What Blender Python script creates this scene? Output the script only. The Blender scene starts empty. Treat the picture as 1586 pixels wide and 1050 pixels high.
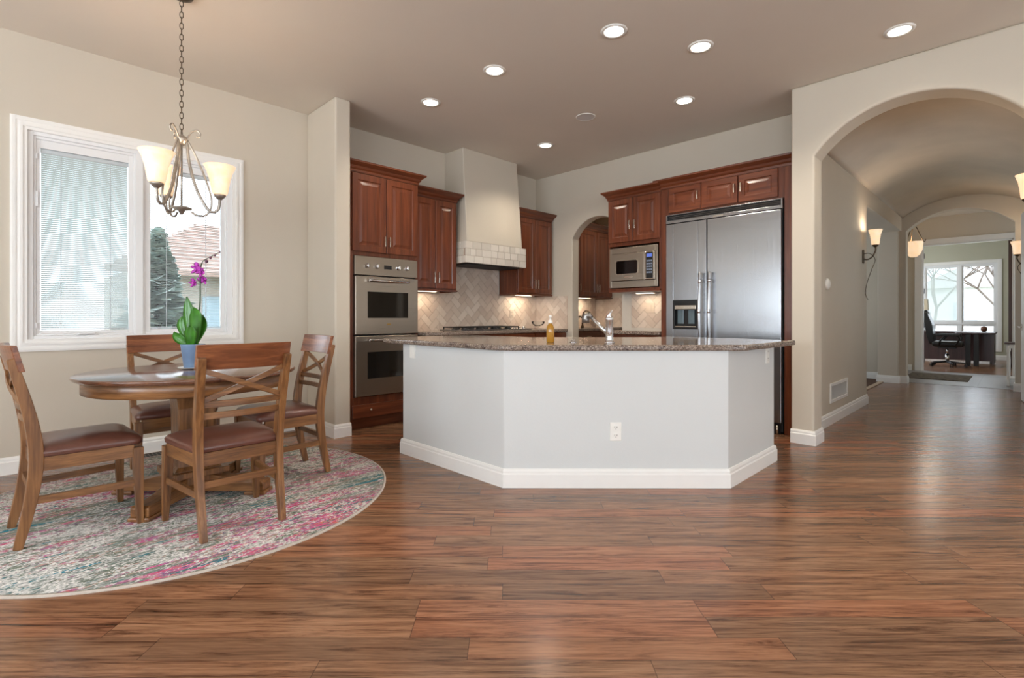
import bpy, bmesh, math, random
from mathutils import Vector, Matrix
random.seed(7)
R = math.radians
PI = math.pi
scene = bpy.context.scene
COL = scene.collection

# ------------------------------------------------------------------ camera, world, light, exposure
cam_d = bpy.data.cameras.new('camera')
cam = bpy.data.objects.new('camera', cam_d); COL.objects.link(cam)
cam_d.sensor_width = 36.0
cam_d.lens = 785.0/1586.0*36.0
cam_d.shift_y = -34.0/1586.0
cam_d.clip_start = 0.02
cam_d.clip_end = 200
cam.location = (0, 0, 1.09)
cam.rotation_euler = (R(90), 0, R(-45))
scene.camera = cam

world = bpy.data.worlds.new('overcast_sky'); scene.world = world
world.use_nodes = True
_bg = world.node_tree.nodes['Background']
_bg.inputs[0].default_value = (0.86, 0.93, 1.0, 1)
_bg.inputs[1].default_value = 5.0

scene.view_settings.view_transform = 'Standard'
scene.view_settings.look = 'None'
scene.view_settings.gamma = 1.0
scene.view_settings.use_curve_mapping = False
scene.view_settings.exposure = 0.0
scene.cycles.max_bounces = 10
scene.cycles.diffuse_bounces = 6
scene.cycles.glossy_bounces = 4
scene.cycles.transparent_max_bounces = 12
scene.cycles.sample_clamp_indirect = 6.0
scene.cycles.caustics_reflective = False
scene.cycles.caustics_refractive = False

def area_light(name, loc, rot, sx, sy, power, color=(1, 1, 1), parent=None):
    l = bpy.data.lights.new(name, 'AREA'); l.shape = 'RECTANGLE'; l.size = sx; l.size_y = sy
    l.energy = power; l.color = color
    o = bpy.data.objects.new(name, l); COL.objects.link(o); o.location = loc; o.rotation_euler = rot
    if parent: o.parent = parent
    return o
def point_light(name, loc, power, color, radius=0.03, parent=None):
    l = bpy.data.lights.new(name, 'POINT'); l.energy = power; l.color = color; l.shadow_soft_size = radius
    o = bpy.data.objects.new(name, l); COL.objects.link(o); o.location = loc
    if parent: o.parent = parent
    return o
def spot_light(name, loc, power, color, angle=110, blend=0.6, radius=0.05, parent=None):
    l = bpy.data.lights.new(name, 'SPOT'); l.energy = power; l.color = color
    l.spot_size = R(angle); l.spot_blend = blend; l.shadow_soft_size = radius
    o = bpy.data.objects.new(name, l); COL.objects.link(o); o.location = loc
    if parent: o.parent = parent
    return o
WARM = (1.0, 0.82, 0.62)
DAY = (0.80, 0.91, 1.0)
# daylight standing in the great-room windows behind the camera
GW_U, GW_V = 180.0, 33.0
BACK_WINDOWS_U = [(-3.6, -0.6), (0.6, 3.6)]      # windows in the wall u = -4.2 (v ranges)
BACK_WINDOWS_V = [(-3.2, -0.2), (0.8, 3.8)]      # windows in the wall v = -4.7 (u ranges)
for a, b in BACK_WINDOWS_U:
    area_light('daylight', (-4.26, (a+b)/2, 1.5), (0, R(-150), 0), 2.1, b-a, GW_U, DAY)
for a, b in BACK_WINDOWS_V:
    area_light('daylight', ((a+b)/2, -4.76, 1.5), (R(150), 0, 0), b-a, 2.1, GW_V, DAY)
area_light('daylight', (11.9, -1.93, 1.4), (R(90), 0, 0), 1.8, 2.2, 26.0, DAY)      # fill lamp added to brighten foyer and hall, no door stands here
area_light('daylight', (9.2, 3.44, 1.6), (R(-90), 0, 0), 1.6, 1.6, 24.0, DAY)  # unseen lamp added in the side room to lift the hall, no window built
area_light('daylight', (15.6, 3.14, 1.6), (R(-90), 0, 0), 2.6, 1.8, 75.0, DAY)      # fill lamp added for the dark office, its wall has no window
for nm, loc, rot, sx, sy in (('sky_portal', (0.77, 5.12, 1.67), (R(-90), 0, 0), 1.32, 1.5),
                             ('sky_portal', (17.98, 1.1, 1.4), (0, R(90), 0), 2.3, 2.6)):
    p = area_light(nm, loc, rot, sx, sy, 1.0); p.data.cycles.is_portal = True

# ------------------------------------------------------------------ materials
def lin(c):
    c = c/255.0
    return c/12.92 if c <= 0.04045 else ((c+0.055)/1.055)**2.4
def rgb(r, g, b): return (lin(r), lin(g), lin(b), 1)
class NT:
    def __init__(s, name):
        s.m = bpy.data.materials.new(name); s.m.use_nodes = True
        s.t = s.m.node_tree; s.n = s.t.nodes; s.l = s.t.links
        s.b = s.n['Principled BSDF']; s.out = s.n['Material Output']
    def add(s, kind, **kw):
        x = s.n.new(kind)
        for k, v in kw.items(): setattr(x, k, v)
        return x
    def link(s, a, b): s.l.new(a, b)
    def math(s, op, a, b=None, c=None):
        x = s.n.new('ShaderNodeMath'); x.operation = op
        for i, v in enumerate((a, b, c)):
            if v is None: continue
            if isinstance(v, (int, float)): x.inputs[i].default_value = v
            else: s.l.new(v, x.inputs[i])
        return x.outputs[0]
    def ramp(s, fac, stops, interp='LINEAR'):
        x = s.n.new('ShaderNodeValToRGB'); x.color_ramp.interpolation = interp
        el = x.color_ramp.elements
        while len(el) < len(stops): el.new(0.5)
        for e, (p, c) in zip(el, stops): e.position = p; e.color = c
        s.l.new(fac, x.inputs[0]); return x.outputs[0]
    def coords(s, scale=(1, 1, 1), rot=(0, 0, 0), kind='Object'):
        t = s.n.new('ShaderNodeTexCoord'); m = s.n.new('ShaderNodeMapping')
        m.inputs['Scale'].default_value = scale; m.inputs['Rotation'].default_value = rot
        s.l.new(t.outputs[kind], m.inputs[0]); return m.outputs[0]
    def noise(s, vec, scale=5, detail=4, rough=0.5, dist=0.0):
        x = s.n.new('ShaderNodeTexNoise'); x.inputs['Scale'].default_value = scale
        x.inputs['Detail'].default_value = detail; x.inputs['Roughness'].default_value = rough
        x.inputs['Distortion'].default_value = dist
        if vec is not None: s.l.new(vec, x.inputs['Vector'])
        return x.outputs['Fac']
    def mix(s, fac, a, b, blend='MIX'):
        x = s.n.new('ShaderNodeMix'); x.data_type = 'RGBA'; x.blend_type = blend
        for v, i in ((fac, 0), (a, 6), (b, 7)):
            if isinstance(v, (int, float)): x.inputs[i].default_value = v
            elif isinstance(v, tuple): x.inputs[i].default_value = v
            else: s.l.new(v, x.inputs[i])
        return x.outputs[2]
    def bump(s, h, strength=0.1, dist=0.01):
        x = s.n.new('ShaderNodeBump'); x.inputs['Strength'].default_value = strength
        x.inputs['Distance'].default_value = dist
        s.l.new(h, x.inputs['Height']); s.l.new(x.outputs[0], s.b.inputs['Normal'])
    def set(s, **kw):
        names = dict(color='Base Color', rough='Roughness', metal='Metallic', spec='Specular IOR Level', coat='Coat Weight',
                     coat_rough='Coat Roughness', trans='Transmission Weight', ior='IOR', emit='Emission Color', estr='Emission Strength', alpha='Alpha', aniso='Anisotropic')
        for k, v in kw.items():
            i = s.b.inputs[names[k]]
            if isinstance(v, (int, float, tuple)): i.default_value = v
            else: s.l.new(v, i)
        return s

def plain(name, c, rough=0.5, metal=0.0, var=0.06, nscale=8, bump=0.0, bscale=60, **kw):
    t = NT(name)
    v = t.noise(t.coords(), nscale, 4)
    dark = tuple(x*(1-var*2) for x in c[:3])+(1,)
    lite = tuple(min(1, x*(1+var)) for x in c[:3])+(1,)
    t.set(color=t.ramp(v, [(0.25, dark), (0.75, lite)]), rough=rough, metal=metal, **kw)
    if bump: t.bump(t.noise(t.coords(), bscale, 3), bump, 0.004)
    return t.m
def wood(name, stops, stretch=(14, 14, 0.9), rough=0.38, coat=0.2, fine=(120, 120, 3), bump=0.03):
    t = NT(name)
    n1 = t.noise(t.coords(stretch), 1.6, 6, 0.6, 0.6)
    n2 = t.noise(t.coords(fine), 1.0, 3, 0.6)
    f = t.math('ADD', t.math('MULTIPLY', n1, 0.75), t.math('MULTIPLY', n2, 0.25))
    t.set(color=t.ramp(f, stops), rough=rough, coat=coat, coat_rough=0.2)
    t.bump(n2, bump, 0.002)
    return t.m
def emit(name, c, s, base=None):
    t = NT(name); t.set(color=base or c, emit=c, estr=s, rough=0.5); return t.m

M = {}
M['wall'] = plain('wall_paint', rgb(205, 195, 179), 0.7, var=0.02, nscale=1.5, bump=0.12, bscale=90)
M['wall_island'] = plain('island_paint', rgb(213, 215, 214), 0.6, var=0.015, nscale=1.5, bump=0.12, bscale=60)
M['ceiling'] = plain('ceiling_paint', rgb(223, 214, 202), 0.75, var=0.02, nscale=1.2, bump=0.12, bscale=40)
M['vault'] = plain('vault_plaster', rgb(212, 200, 184), 0.6, var=0.04, nscale=3, bump=0.2, bscale=12)
M['trim'] = plain('white_trim', rgb(240, 238, 234), 0.35, var=0.01)
M['white'] = plain('white_plastic', rgb(238, 236, 230), 0.35, var=0.01)
M['almond'] = plain('almond_plastic', rgb(206, 190, 172), 0.4, var=0.01)
M['vinyl'] = plain('white_vinyl', rgb(236, 236, 236), 0.4, var=0.01)
_ch = [(0.25, rgb(60, 26, 13)), (0.5, rgb(101, 49, 26)), (0.75, rgb(136, 74, 43))]
M['cherry'] = wood('cherry_wood', _ch, (16, 16, 0.9), 0.33, 0.25)
M['cherry_h'] = wood('cherry_wood_across', _ch, (0.9, 16, 16), 0.33, 0.25, fine=(3, 120, 120))
_ok = [(0.28, rgb(62, 38, 20)), (0.48, rgb(124, 82, 46)), (0.72, rgb(172, 122, 74))]
M['oak'] = wood('chestnut_wood', _ok, (18, 18, 1.4), 0.36, 0.25)
M['oak_h'] = wood('chestnut_wood_across', _ok, (1.4, 18, 18), 0.36, 0.25, fine=(3, 120, 120))
M['oak_y'] = wood('chestnut_wood_along', _ok, (18, 1.4, 18), 0.36, 0.25, fine=(120, 3, 120))
_rk = [(0.28, rgb(82, 42, 24)), (0.5, rgb(130, 76, 46)), (0.72, rgb(168, 106, 66))]
M['oak_ring'] = wood('chestnut_wood_ring', _ok, (2.2, 2.2, 20), 0.36, 0.25, fine=(5, 5, 140))
M['oak_rail'] = wood('reddish_rail_wood', _rk, (1.4, 18, 18), 0.3, 0.35, fine=(3, 120, 120))
M['tabletop'] = wood('polished_table_wood', [(0.2, rgb(70, 42, 30)), (0.5, rgb(112, 74, 54)), (0.8, rgb(140, 98, 74))], (10, 1.0, 10), 0.14, 0.7, fine=(90, 3, 90), bump=0.01)
M['desk'] = wood('dark_desk_wood', [(0.2, rgb(48, 30, 32)), (0.8, rgb(92, 66, 66))], (10, 10, 1), 0.35, 0.2)
M['darkwood'] = wood('dark_bookcase_wood', [(0.2, rgb(44, 22, 18)), (0.8, rgb(84, 50, 40))], (10, 10, 1), 0.4, 0.1)
M['leather'] = plain('brown_leather', rgb(106, 66, 54), 0.3, var=0.12, nscale=14, bump=0.15, bscale=220, coat=0.15)
M['black_leather'] = plain('black_leather', rgb(22, 22, 25), 0.3, var=0.1, bump=0.1, bscale=200)
M['black'] = plain('black_plastic', rgb(20, 20, 22), 0.35, var=0.05)
M['black_iron'] = plain('cast_iron', rgb(26, 26, 27), 0.5, var=0.1, bump=0.2)
M['bronze'] = plain('antique_bronze', rgb(96, 82, 66), 0.4, 0.8, var=0.15, nscale=40)
M['pewter'] = plain('antique_pewter', rgb(176, 168, 158), 0.38, 0.75, var=0.15, nscale=40)
M['nickel'] = plain('brushed_nickel', rgb(214, 205, 192), 0.25, 1.0, var=0.02)
M['chrome'] = plain('chrome', rgb(225, 226, 230), 0.08, 1.0, var=0.01)
M['bluepot'] = plain('blue_glaze', rgb(126, 154, 190), 0.35, var=0.04, nscale=30)
M['leaf'] = plain('orchid_leaf', rgb(66, 132, 34), 0.35, var=0.3, nscale=16, coat=0.2)
M['stem'] = plain('orchid_stem', rgb(66, 88, 62), 0.5, var=0.1)
M['petal'] = plain('magenta_petal', rgb(196, 70, 190), 0.5, var=0.12, nscale=60)
M['bud'] = plain('orchid_bud', rgb(112, 76, 96), 0.5, var=0.1)
M['soil'] = plain('potting_bark', rgb(66, 46, 32), 0.9, var=0.3, nscale=60, bump=0.5)
M['paper'] = plain('white_paper', rgb(238, 238, 238), 0.6, var=0.01)
M['lampshade'] = plain('linen_shade', rgb(200, 186, 160), 0.8, var=0.03)
M['ball'] = plain('brown_ball', rgb(110, 66, 44), 0.5, var=0.2, nscale=20)
M['grille_dark'] = plain('shadow_gap', rgb(28, 27, 26), 0.6, var=0.05)
M['display'] = emit('lit_display', (0.10, 0.16, 0.55, 1), 1.2, rgb(10, 12, 30))
M['bulb'] = emit('frosted_lamp', (1.0, 0.86, 0.68, 1), 14.0)
M['downlight'] = emit('downlight_lens', (1.0, 0.92, 0.80, 1), 9.0)
M['undercab'] = emit('undercabinet_lens', (1.0, 0.85, 0.64, 1), 5.0)

def stainless(name, stretch, c=(178, 178, 180), rough=0.27):
    t = NT(name)
    n = t.noise(t.coords(stretch), 1.0, 4, 0.6)
    cc = rgb(*c)
    t.set(color=t.ramp(n, [(0.3, tuple(x*0.95 for x in cc[:3])+(1,)), (0.7, cc)]), metal=1.0,
          rough=t.math('ADD', t.math('MULTIPLY', n, 0.12), rough-0.06), aniso=0.7)
    t.bump(n, 0.006, 0.001)
    return t.m
M['steel'] = stainless('stainless_steel', (260, 260, 1.5), (164, 165, 168), 0.25)
M['steel_warm'] = stainless('stainless_steel_warm', (1.5, 260, 260), (158, 146, 132), 0.30)
M['steel_v'] = stainless('stainless_steel_upright', (300, 300, 2))

def thin_glass(name, tint=(0.97, 0.99, 1.0, 1), ior=1.5):
    t = NT(name); t.n.remove(t.b)
    tr = t.add('ShaderNodeBsdfTransparent'); tr.inputs[0].default_value = tint
    gl = t.add('ShaderNodeBsdfGlossy'); gl.inputs['Roughness'].default_value = 0.02
    fr = t.add('ShaderNodeFresnel'); fr.inputs[0].default_value = ior
    mx = t.add('ShaderNodeMixShader')
    t.link(fr.outputs[0], mx.inputs[0]); t.link(tr.outputs[0], mx.inputs[1]); t.link(gl.outputs[0], mx.inputs[2])
    t.link(mx.outputs[0], t.out.inputs[0]); return t.m
M['glass'] = thin_glass('window_glass', ior=1.17)
M['clear'] = thin_glass('clear_dish_glass', (0.97, 0.98, 0.98, 1), 1.12)
t = NT('dark_oven_glass'); t.set(color=rgb(14, 13, 12), rough=0.06, spec=0.6); M['ovenglass'] = t.m
t = NT('amber_soap'); t.set(color=rgb(206, 148, 48), rough=0.12, coat=0.5, trans=0.35, ior=1.4); M['amber'] = t.m

def shade_glass(name, e):
    t = NT(name)
    g = t.noise(t.coords(), 14, 5, 0.6, 1.0)
    c = t.ramp(g, [(0.3, (1.0, 0.60, 0.32, 1)), (0.75, (1.0, 0.80, 0.56, 1))])
    t.set(color=rgb(240, 220, 190), emit=c, estr=e, rough=0.35); return t.m
M['shade'] = shade_glass('alabaster_shade', 0.75)
M['shade_dim'] = shade_glass('alabaster_bowl', 0.75)

def blind_mat():
    t = NT('blind_slat'); t.n.remove(t.b)
    d = t.add('ShaderNodeBsdfDiffuse'); d.inputs[0].default_value = (0.74, 0.77, 0.76, 1)
    x = t.add('ShaderNodeBsdfTranslucent'); x.inputs[0].default_value = (0.50, 0.54, 0.525, 1)
    mx = t.add('ShaderNodeMixShader'); mx.inputs[0].default_value = 0.45
    t.link(d.outputs[0], mx.inputs[1]); t.link(x.outputs[0], mx.inputs[2]); t.link(mx.outputs[0], t.out.inputs[0]); return t.m
M['slat'] = blind_mat()

def granite():
    t = NT('granite')
    v = t.coords()
    a = t.noise(v, 18, 6, 0.65, 0.8)
    b = t.noise(v, 90, 4, 0.6)
    vo = t.add('ShaderNodeTexVoronoi'); vo.inputs['Scale'].default_value = 75; t.link(v, vo.inputs['Vector'])
    c1 = t.ramp(a, [(0.32, rgb(52, 44, 42)), (0.42, rgb(104, 88, 80)), (0.52, rgb(142, 126, 112)), (0.62, rgb(116, 104, 97)), (0.72, rgb(190, 176, 160))])
    c2 = t.ramp(b, [(0.38, rgb(30, 26, 26)), (0.5, rgb(128, 110, 100)), (0.66, rgb(206, 192, 178))])
    c = t.mix(0.45, c1, c2)
    c = t.mix(t.math('MULTIPLY', t.math('LESS_THAN', vo.outputs['Distance'], 0.18), 0.6), c, rgb(34, 28, 28))
    t.set(color=c, rough=0.09, spec=0.6); return t.m
M['granite'] = granite()

def floor_mat():
    t = NT('walnut_planks')
    tc = t.add('ShaderNodeTexCoord'); mp = t.add('ShaderNodeMapping'); mp.inputs['Rotation'].default_value = (0, 0, R(45))
    t.link(tc.outputs['Object'], mp.inputs[0])
    sp = t.add('ShaderNodeSeparateXYZ'); t.link(mp.outputs[0], sp.inputs[0])
    x, y = sp.outputs[0], sp.outputs[1]
    W, L = 0.115, 1.05
    yr = t.math('DIVIDE', y, W); row = t.math('FLOOR', yr)
    wn = t.add('ShaderNodeTexWhiteNoise'); wn.noise_dimensions = '1D'; t.link(row, wn.inputs['W'])
    xs = t.math('ADD', t.math('DIVIDE', x, L), t.math('MULTIPLY', wn.outputs['Value'], 17.0))
    col = t.math('FLOOR', xs)
    cid = t.math('ADD', t.math('MULTIPLY', row, 13.37), t.math('MULTIPLY', col, 7.77))
    w2 = t.add('ShaderNodeTexWhiteNoise'); w2.noise_dimensions = '1D'; t.link(cid, w2.inputs['W'])
    tone = w2.outputs['Value']
    cb = t.add('ShaderNodeCombineXYZ')
    t.link(t.math('MULTIPLY', x, 1.5), cb.inputs[0]); t.link(t.math('MULTIPLY', y, 21.0), cb.inputs[1]); t.link(t.math('MULTIPLY', tone, 60.0), cb.inputs[2])
    g = t.noise(cb.outputs[0], 1.5, 9, 0.72, 0.9)
    cb2 = t.add('ShaderNodeCombineXYZ')
    t.link(t.math('MULTIPLY', x, 6.0), cb2.inputs[0]); t.link(t.math('MULTIPLY', y, 150.0), cb2.inputs[1]); t.link(tone, cb2.inputs[2])
    g2 = t.noise(cb2.outputs[0], 1.0, 3, 0.6)
    base = t.ramp(tone, [(0.0, rgb(142, 107, 82)), (0.2, rgb(156, 118, 90)), (0.55, rgb(168, 127, 97)), (0.8, rgb(172, 126, 94)), (0.92, rgb(182, 121, 89)), (1.0, rgb(180, 140, 108))])
    gr = t.ramp(g, [(0.30, rgb(108, 96, 92)), (0.40, rgb(168, 156, 150)), (0.50, rgb(226, 220, 216)), (0.66, rgb(255, 255, 255)), (0.8, rgb(240, 220, 204))])
    c = t.mix(1.0, base, gr, 'MULTIPLY')
    c = t.mix(0.55, c, t.mix(1.0, c, t.ramp(g2, [(0.3, rgb(150, 140, 135)), (0.6, rgb(255, 255, 255))]), 'MULTIPLY'))
    fy = t.math('FRACT', yr); fx = t.math('FRACT', xs)
    gy = t.math('LESS_THAN', t.math('MINIMUM', fy, t.math('SUBTRACT', 1.0, fy)), 0.012)
    gx = t.math('LESS_THAN', t.math('MINIMUM', fx, t.math('SUBTRACT', 1.0, fx)), 0.0012)
    gap = t.math('MAXIMUM', gy, gx)
    c = t.mix(t.math('MULTIPLY', gap, 0.65), c, rgb(34, 20, 14))
    t.set(color=c, rough=t.math('ADD', t.math('MULTIPLY', g, 0.14), 0.17), spec=0.5)
    t.bump(t.math('ADD', t.math('SUBTRACT', t.math('MULTIPLY', g, 0.25), gap), t.math('MULTIPLY', t.noise(mp.outputs[0], 3.0, 2), 0.3)), 0.10, 0.004)
    return t.m
M['floor'] = floor_mat()

def rug_mat():
    t = NT('rug_pile')
    tc = t.add('ShaderNodeTexCoord')
    sp = t.add('ShaderNodeSeparateXYZ'); t.link(tc.outputs['Object'], sp.inputs[0]); x, y = sp.outputs[0], sp.outputs[1]
    def st(sx, sy, off, detail=5, rough=0.6, dist=0.3):
        cb = t.add('ShaderNodeCombineXYZ'); t.link(t.math('MULTIPLY', x, sx), cb.inputs[0]); t.link(t.math('MULTIPLY', y, sy), cb.inputs[1]); cb.inputs[2].default_value = off
        return t.noise(cb.outputs[0], 1.0, detail, rough, dist)
    zone = st(0.7, 3.6, 3.1, 2, 0.5)
    streak = st(2.6, 30, 8.0, 4, 0.62, 0.5)
    speck = st(48, 85, 1.5, 2, 0.6, 0.8)
    blot = st(3.0, 4.0, 5.5, 3, 0.6, 0.5)
    ivory, grey = rgb(222, 217, 210), rgb(184, 181, 177)
    pal = [(0.0, rgb(58, 62, 84)), (0.38, rgb(34, 118, 136)), (0.42, rgb(96, 112, 98)), (0.455, rgb(172, 170, 166)), (0.475, rgb(92, 100, 88)), (0.505, rgb(120, 132, 116)),
           (0.525, rgb(206, 150, 138)), (0.54, rgb(76, 84, 120)), (0.56, rgb(212, 112, 156)), (0.580, rgb(184, 52, 92)), (0.595, rgb(212, 132, 106)), (0.610, rgb(28, 112, 132)), (0.645, rgb(96, 108, 104)), (0.69, rgb(204, 84, 130)), (0.78, rgb(60, 62, 70))]
    f = t.math('ADD', t.math('MULTIPLY', zone, 0.42), t.math('MULTIPLY', streak, 0.58))
    c = t.ramp(f, pal)
    worn = t.ramp(t.math('ADD', t.math('MULTIPLY', speck, 0.6), t.math('MULTIPLY', blot, 0.4)), [(0.500, (0, 0, 0, 1)), (0.535, (1, 1, 1, 1))])
    c = t.mix(worn, c, t.mix(t.ramp(t.noise(tc.outputs['Object'], 90, 2), [(0.4, (0, 0, 0, 1)), (0.6, (1, 1, 1, 1))]), ivory, grey))
    dk = t.ramp(st(26, 110, 4.0, 2, 0.6, 0.8), [(0.58, (0, 0, 0, 1)), (0.62, (1, 1, 1, 1))])
    c = t.mix(t.math('MULTIPLY', dk, 0.65), c, rgb(70, 66, 68))
    t.set(color=c, rough=0.95, spec=0.1)
    t.bump(speck, 0.4, 0.006)
    return t.m
M['rug'] = rug_mat()
M['rug_edge'] = plain('rug_binding', rgb(196, 186, 176), 0.9, var=0.08, nscale=60)

def small_rug():
    t = NT('hall_rug_pile'); v = t.coords((9, 9, 1))
    c = t.ramp(t.noise(v, 1.6, 5, 0.7), [(0.35, rgb(48, 44, 40)), (0.5, rgb(98, 90, 78)), (0.65, rgb(128, 112, 92))])
    t.set(color=c, rough=0.95); return t.m
M['hallrug'] = small_rug()

def tile_mat(name, stops):
    t = NT(name)
    a = t.add('ShaderNodeAttribute', attribute_name='tint')
    n = t.noise(t.coords(), 22, 6, 0.65, 1.0)
    f = t.math('ADD', t.math('MULTIPLY', a.outputs['Fac'], 0.6), t.math('MULTIPLY', n, 0.35))
    t.set(color=t.ramp(f, stops), rough=0.5)
    t.bump(n, 0.15, 0.003); return t.m
M['tile'] = tile_mat('travertine_tile', [(0.1, rgb(196, 176, 160)), (0.5, rgb(210, 193, 177)), (0.9, rgb(224, 211, 197))])
M['hoodtile'] = tile_mat('tumbled_marble_tile', [(0.1, rgb(204, 196, 184)), (0.5, rgb(216, 208, 196)), (0.9, rgb(228, 221, 211))])
M['grout'] = plain('grout', rgb(176, 158, 140), 0.9, var=0.05, nscale=40)
def slate_floor():
    t = NT('grey_floor_tile')
    br = t.add('ShaderNodeTexBrick'); br.offset = 0.5
    br.inputs['Scale'].default_value = 1.0; br.inputs['Brick Width'].default_value = 0.46; br.inputs['Row Height'].default_value = 0.46
    br.inputs['Mortar Size'].default_value = 0.006
    br.inputs['Color1'].default_value = rgb(132, 130, 132); br.inputs['Color2'].default_value = rgb(146, 144, 146); br.inputs['Mortar'].default_value = rgb(112, 110, 112)
    v = t.coords(); t.link(v, br.inputs['Vector'])
    t.set(color=t.mix(t.noise(v, 6, 4), br.outputs[0], rgb(150, 146, 144)), rough=0.35); return t.m
M['slate'] = slate_floor()
M['roof'] = plain('clay_roof', rgb(158, 134, 124), 0.8, var=0.15, nscale=5)
M['stucco'] = plain('house_stucco', rgb(160, 152, 144), 0.9, var=0.04)
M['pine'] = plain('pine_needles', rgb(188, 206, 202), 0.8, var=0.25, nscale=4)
M['bark'] = plain('bark', rgb(112, 98, 90), 0.9, var=0.2)
M['ground'] = plain('winter_lawn', rgb(170, 172, 150), 0.95, var=0.15, nscale=1)
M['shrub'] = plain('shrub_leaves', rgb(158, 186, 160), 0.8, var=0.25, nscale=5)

# ------------------------------------------------------------------ mesh helpers
class MB:
    def __init__(s): s.v = []; s.f = []; s.mi = []; s.sm = []; s.tint = []; s.mat = 0; s.cur_tint = 0.5
    def face(s, idx, smooth=False): s.f.append(tuple(idx)); s.mi.append(s.mat); s.sm.append(smooth); s.tint.append(s.cur_tint)
    def box(s, x0, y0, z0, x1, y1, z1):
        n = len(s.v)
        s.v += [(x, y, z) for z in (z0, z1) for y in (y0, y1) for x in (x0, x1)]
        for q in ((0, 2, 3, 1), (4, 5, 7, 6), (0, 1, 5, 4), (2, 6, 7, 3), (0, 4, 6, 2), (1, 3, 7, 5)): s.face([n+i for i in q])
        return s
    def prism(s, pts, a, b, axis='z', smooth=False):
        """pts: 2-D outline; extruded from a to b along the axis.  z: (x,y); x: (y,z); y: (x,z)"""
        n = len(s.v); k = len(pts)
        f = {'z': lambda p, h: (p[0], p[1], h), 'x': lambda p, h: (h, p[0], p[1]), 'y': lambda p, h: (p[0], h, p[1])}[axis]
        s.v += [f(p, a) for p in pts]+[f(p, b) for p in pts]
        s.face([n+i for i in range(k)][::-1]); s.face([n+k+i for i in range(k)])
        for i in range(k): j = (i+1) % k; s.face((n+i, n+j, n+k+j, n+k+i), smooth)
        return s
    def rings(s, rings, cap0=True, cap1=True, smooth=True, closed=True):
        n = len(s.v); k = len(rings[0])
        for r in rings: s.v += [tuple(p) for p in r]
        for a in range(len(rings)-1):
            for i in range(k if closed else k-1):
                j = (i+1) % k
                s.face((n+a*k+i, n+a*k+j, n+(a+1)*k+j, n+(a+1)*k+i), smooth)
        if cap0: s.face([n+i for i in range(k)][::-1])
        if cap1: s.face([n+(len(rings)-1)*k+i for i in range(k)])
        return s
    def tube(s, pts, r, sides=10, cap=True, loop=False):
        P = [Vector(p) for p in pts]; N = len(P)
        rad = r if isinstance(r, (list, tuple)) else [r]*N
        rings = []; up = None
        for i, p in enumerate(P):
            if loop: d = P[(i+1) % N]-P[i-1]
            else: d = P[min(i+1, N-1)]-P[max(i-1, 0)]
            if d.length < 1e-9: d = Vector((0, 0, 1))
            d.normalize()
            if up is None: up = Vector((0, 0, 1)) if abs(d.z) < 0.9 else Vector((1, 0, 0))
            up = up-d*up.dot(d)
            if up.length < 1e-5: up = d.orthogonal()
            up.normalize(); q = d.cross(up)
            rings.append([p+(up*math.cos(2*PI*k/sides)+q*math.sin(2*PI*k/sides))*rad[i] for k in range(sides)])
        if loop: rings.append(rings[0]); cap = False
        return s.rings(rings, cap, cap)
    def bar(s, pts, w, d, xdir=(1, 0, 0)):
        """rectangular section swept along pts; w/d scalars or lists; xdir is the direction of w"""
        P = [Vector(p) for p in pts]; N = len(P); X = Vector(xdir).normalized()
        W = w if isinstance(w, (list, tuple)) else [w]*N; D = d if isinstance(d, (list, tuple)) else [d]*N
        rings = []
        for i, p in enumerate(P):
            t = (P[min(i+1, N-1)]-P[max(i-1, 0)]).normalized()
            x = (X-t*X.dot(t)).normalized(); y = t.cross(x)
            rings.append([p+x*a*W[i]/2+y*b*D[i]/2 for a, b in ((-1, -1), (1, -1), (1, 1), (-1, 1))])
        return s.rings(rings, smooth=False)
    def lathe(s, prof, cx=0, cy=0, sides=32, cap0=False, cap1=False, cz=0):
        return s.rings([[(cx+r*math.cos(2*PI*k/sides), cy+r*math.sin(2*PI*k/sides), cz+z) for k in range(sides)] for r, z in prof], cap0, cap1)
    def ball(s, c, r, rz=None, n=12, m=8):
        rz = rz or r
        return s.lathe([(max(1e-4, r*math.sin(PI*i/m)), -rz*math.cos(PI*i/m)) for i in range(m+1)], c[0], c[1], n, True, True, c[2])
    def sweep(s, path, prof, caps=True):
        """prof [(out, z)] swept along a 2-D path with mitred corners; out = right-hand side of travel"""
        N = len(path); rings = []
        for i in range(N):
            p = Vector(path[i]); ns = []
            for a, b in ((i-1, i), (i, i+1)):
                if a >= 0 and b < N:
                    d = (Vector(path[b])-Vector(path[a])).normalized(); ns.append(Vector((d.y, -d.x)))
            n = ns[0] if len(ns) == 1 else (ns[0]+ns[1])/(1+ns[0].dot(ns[1]))
            rings.append([(p.x+n.x*o, p.y+n.y*o, z) for o, z in prof])
        return s.rings(rings, caps, caps, False)
    def build(s, name, mats, parent=None, bevel=0.0, seg=2, world=False, sub=0, autosm=False):
        me = bpy.data.meshes.new(name)
        off = Vector((0, 0, 0))
        if world and parent:
            r = parent
            while r: off += r.location; r = r.parent
        me.from_pydata([tuple(Vector(p)-off) for p in s.v], [], s.f)
        if not isinstance(mats, (list, tuple)): mats = [mats]
        for m in mats: me.materials.append(m)
        me.polygons.foreach_set('material_index', s.mi); me.polygons.foreach_set('use_smooth', s.sm)
        if len(set(s.tint)) > 1:
            a = me.attributes.new('tint', 'FLOAT', 'FACE'); a.data.foreach_set('value', s.tint)
        bm = bmesh.new(); bm.from_mesh(me); bmesh.ops.recalc_face_normals(bm, faces=bm.faces); bm.to_mesh(me); bm.free()
        me.update()
        o = bpy.data.objects.new(name, me); COL.objects.link(o)
        if parent: o.parent = parent
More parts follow.
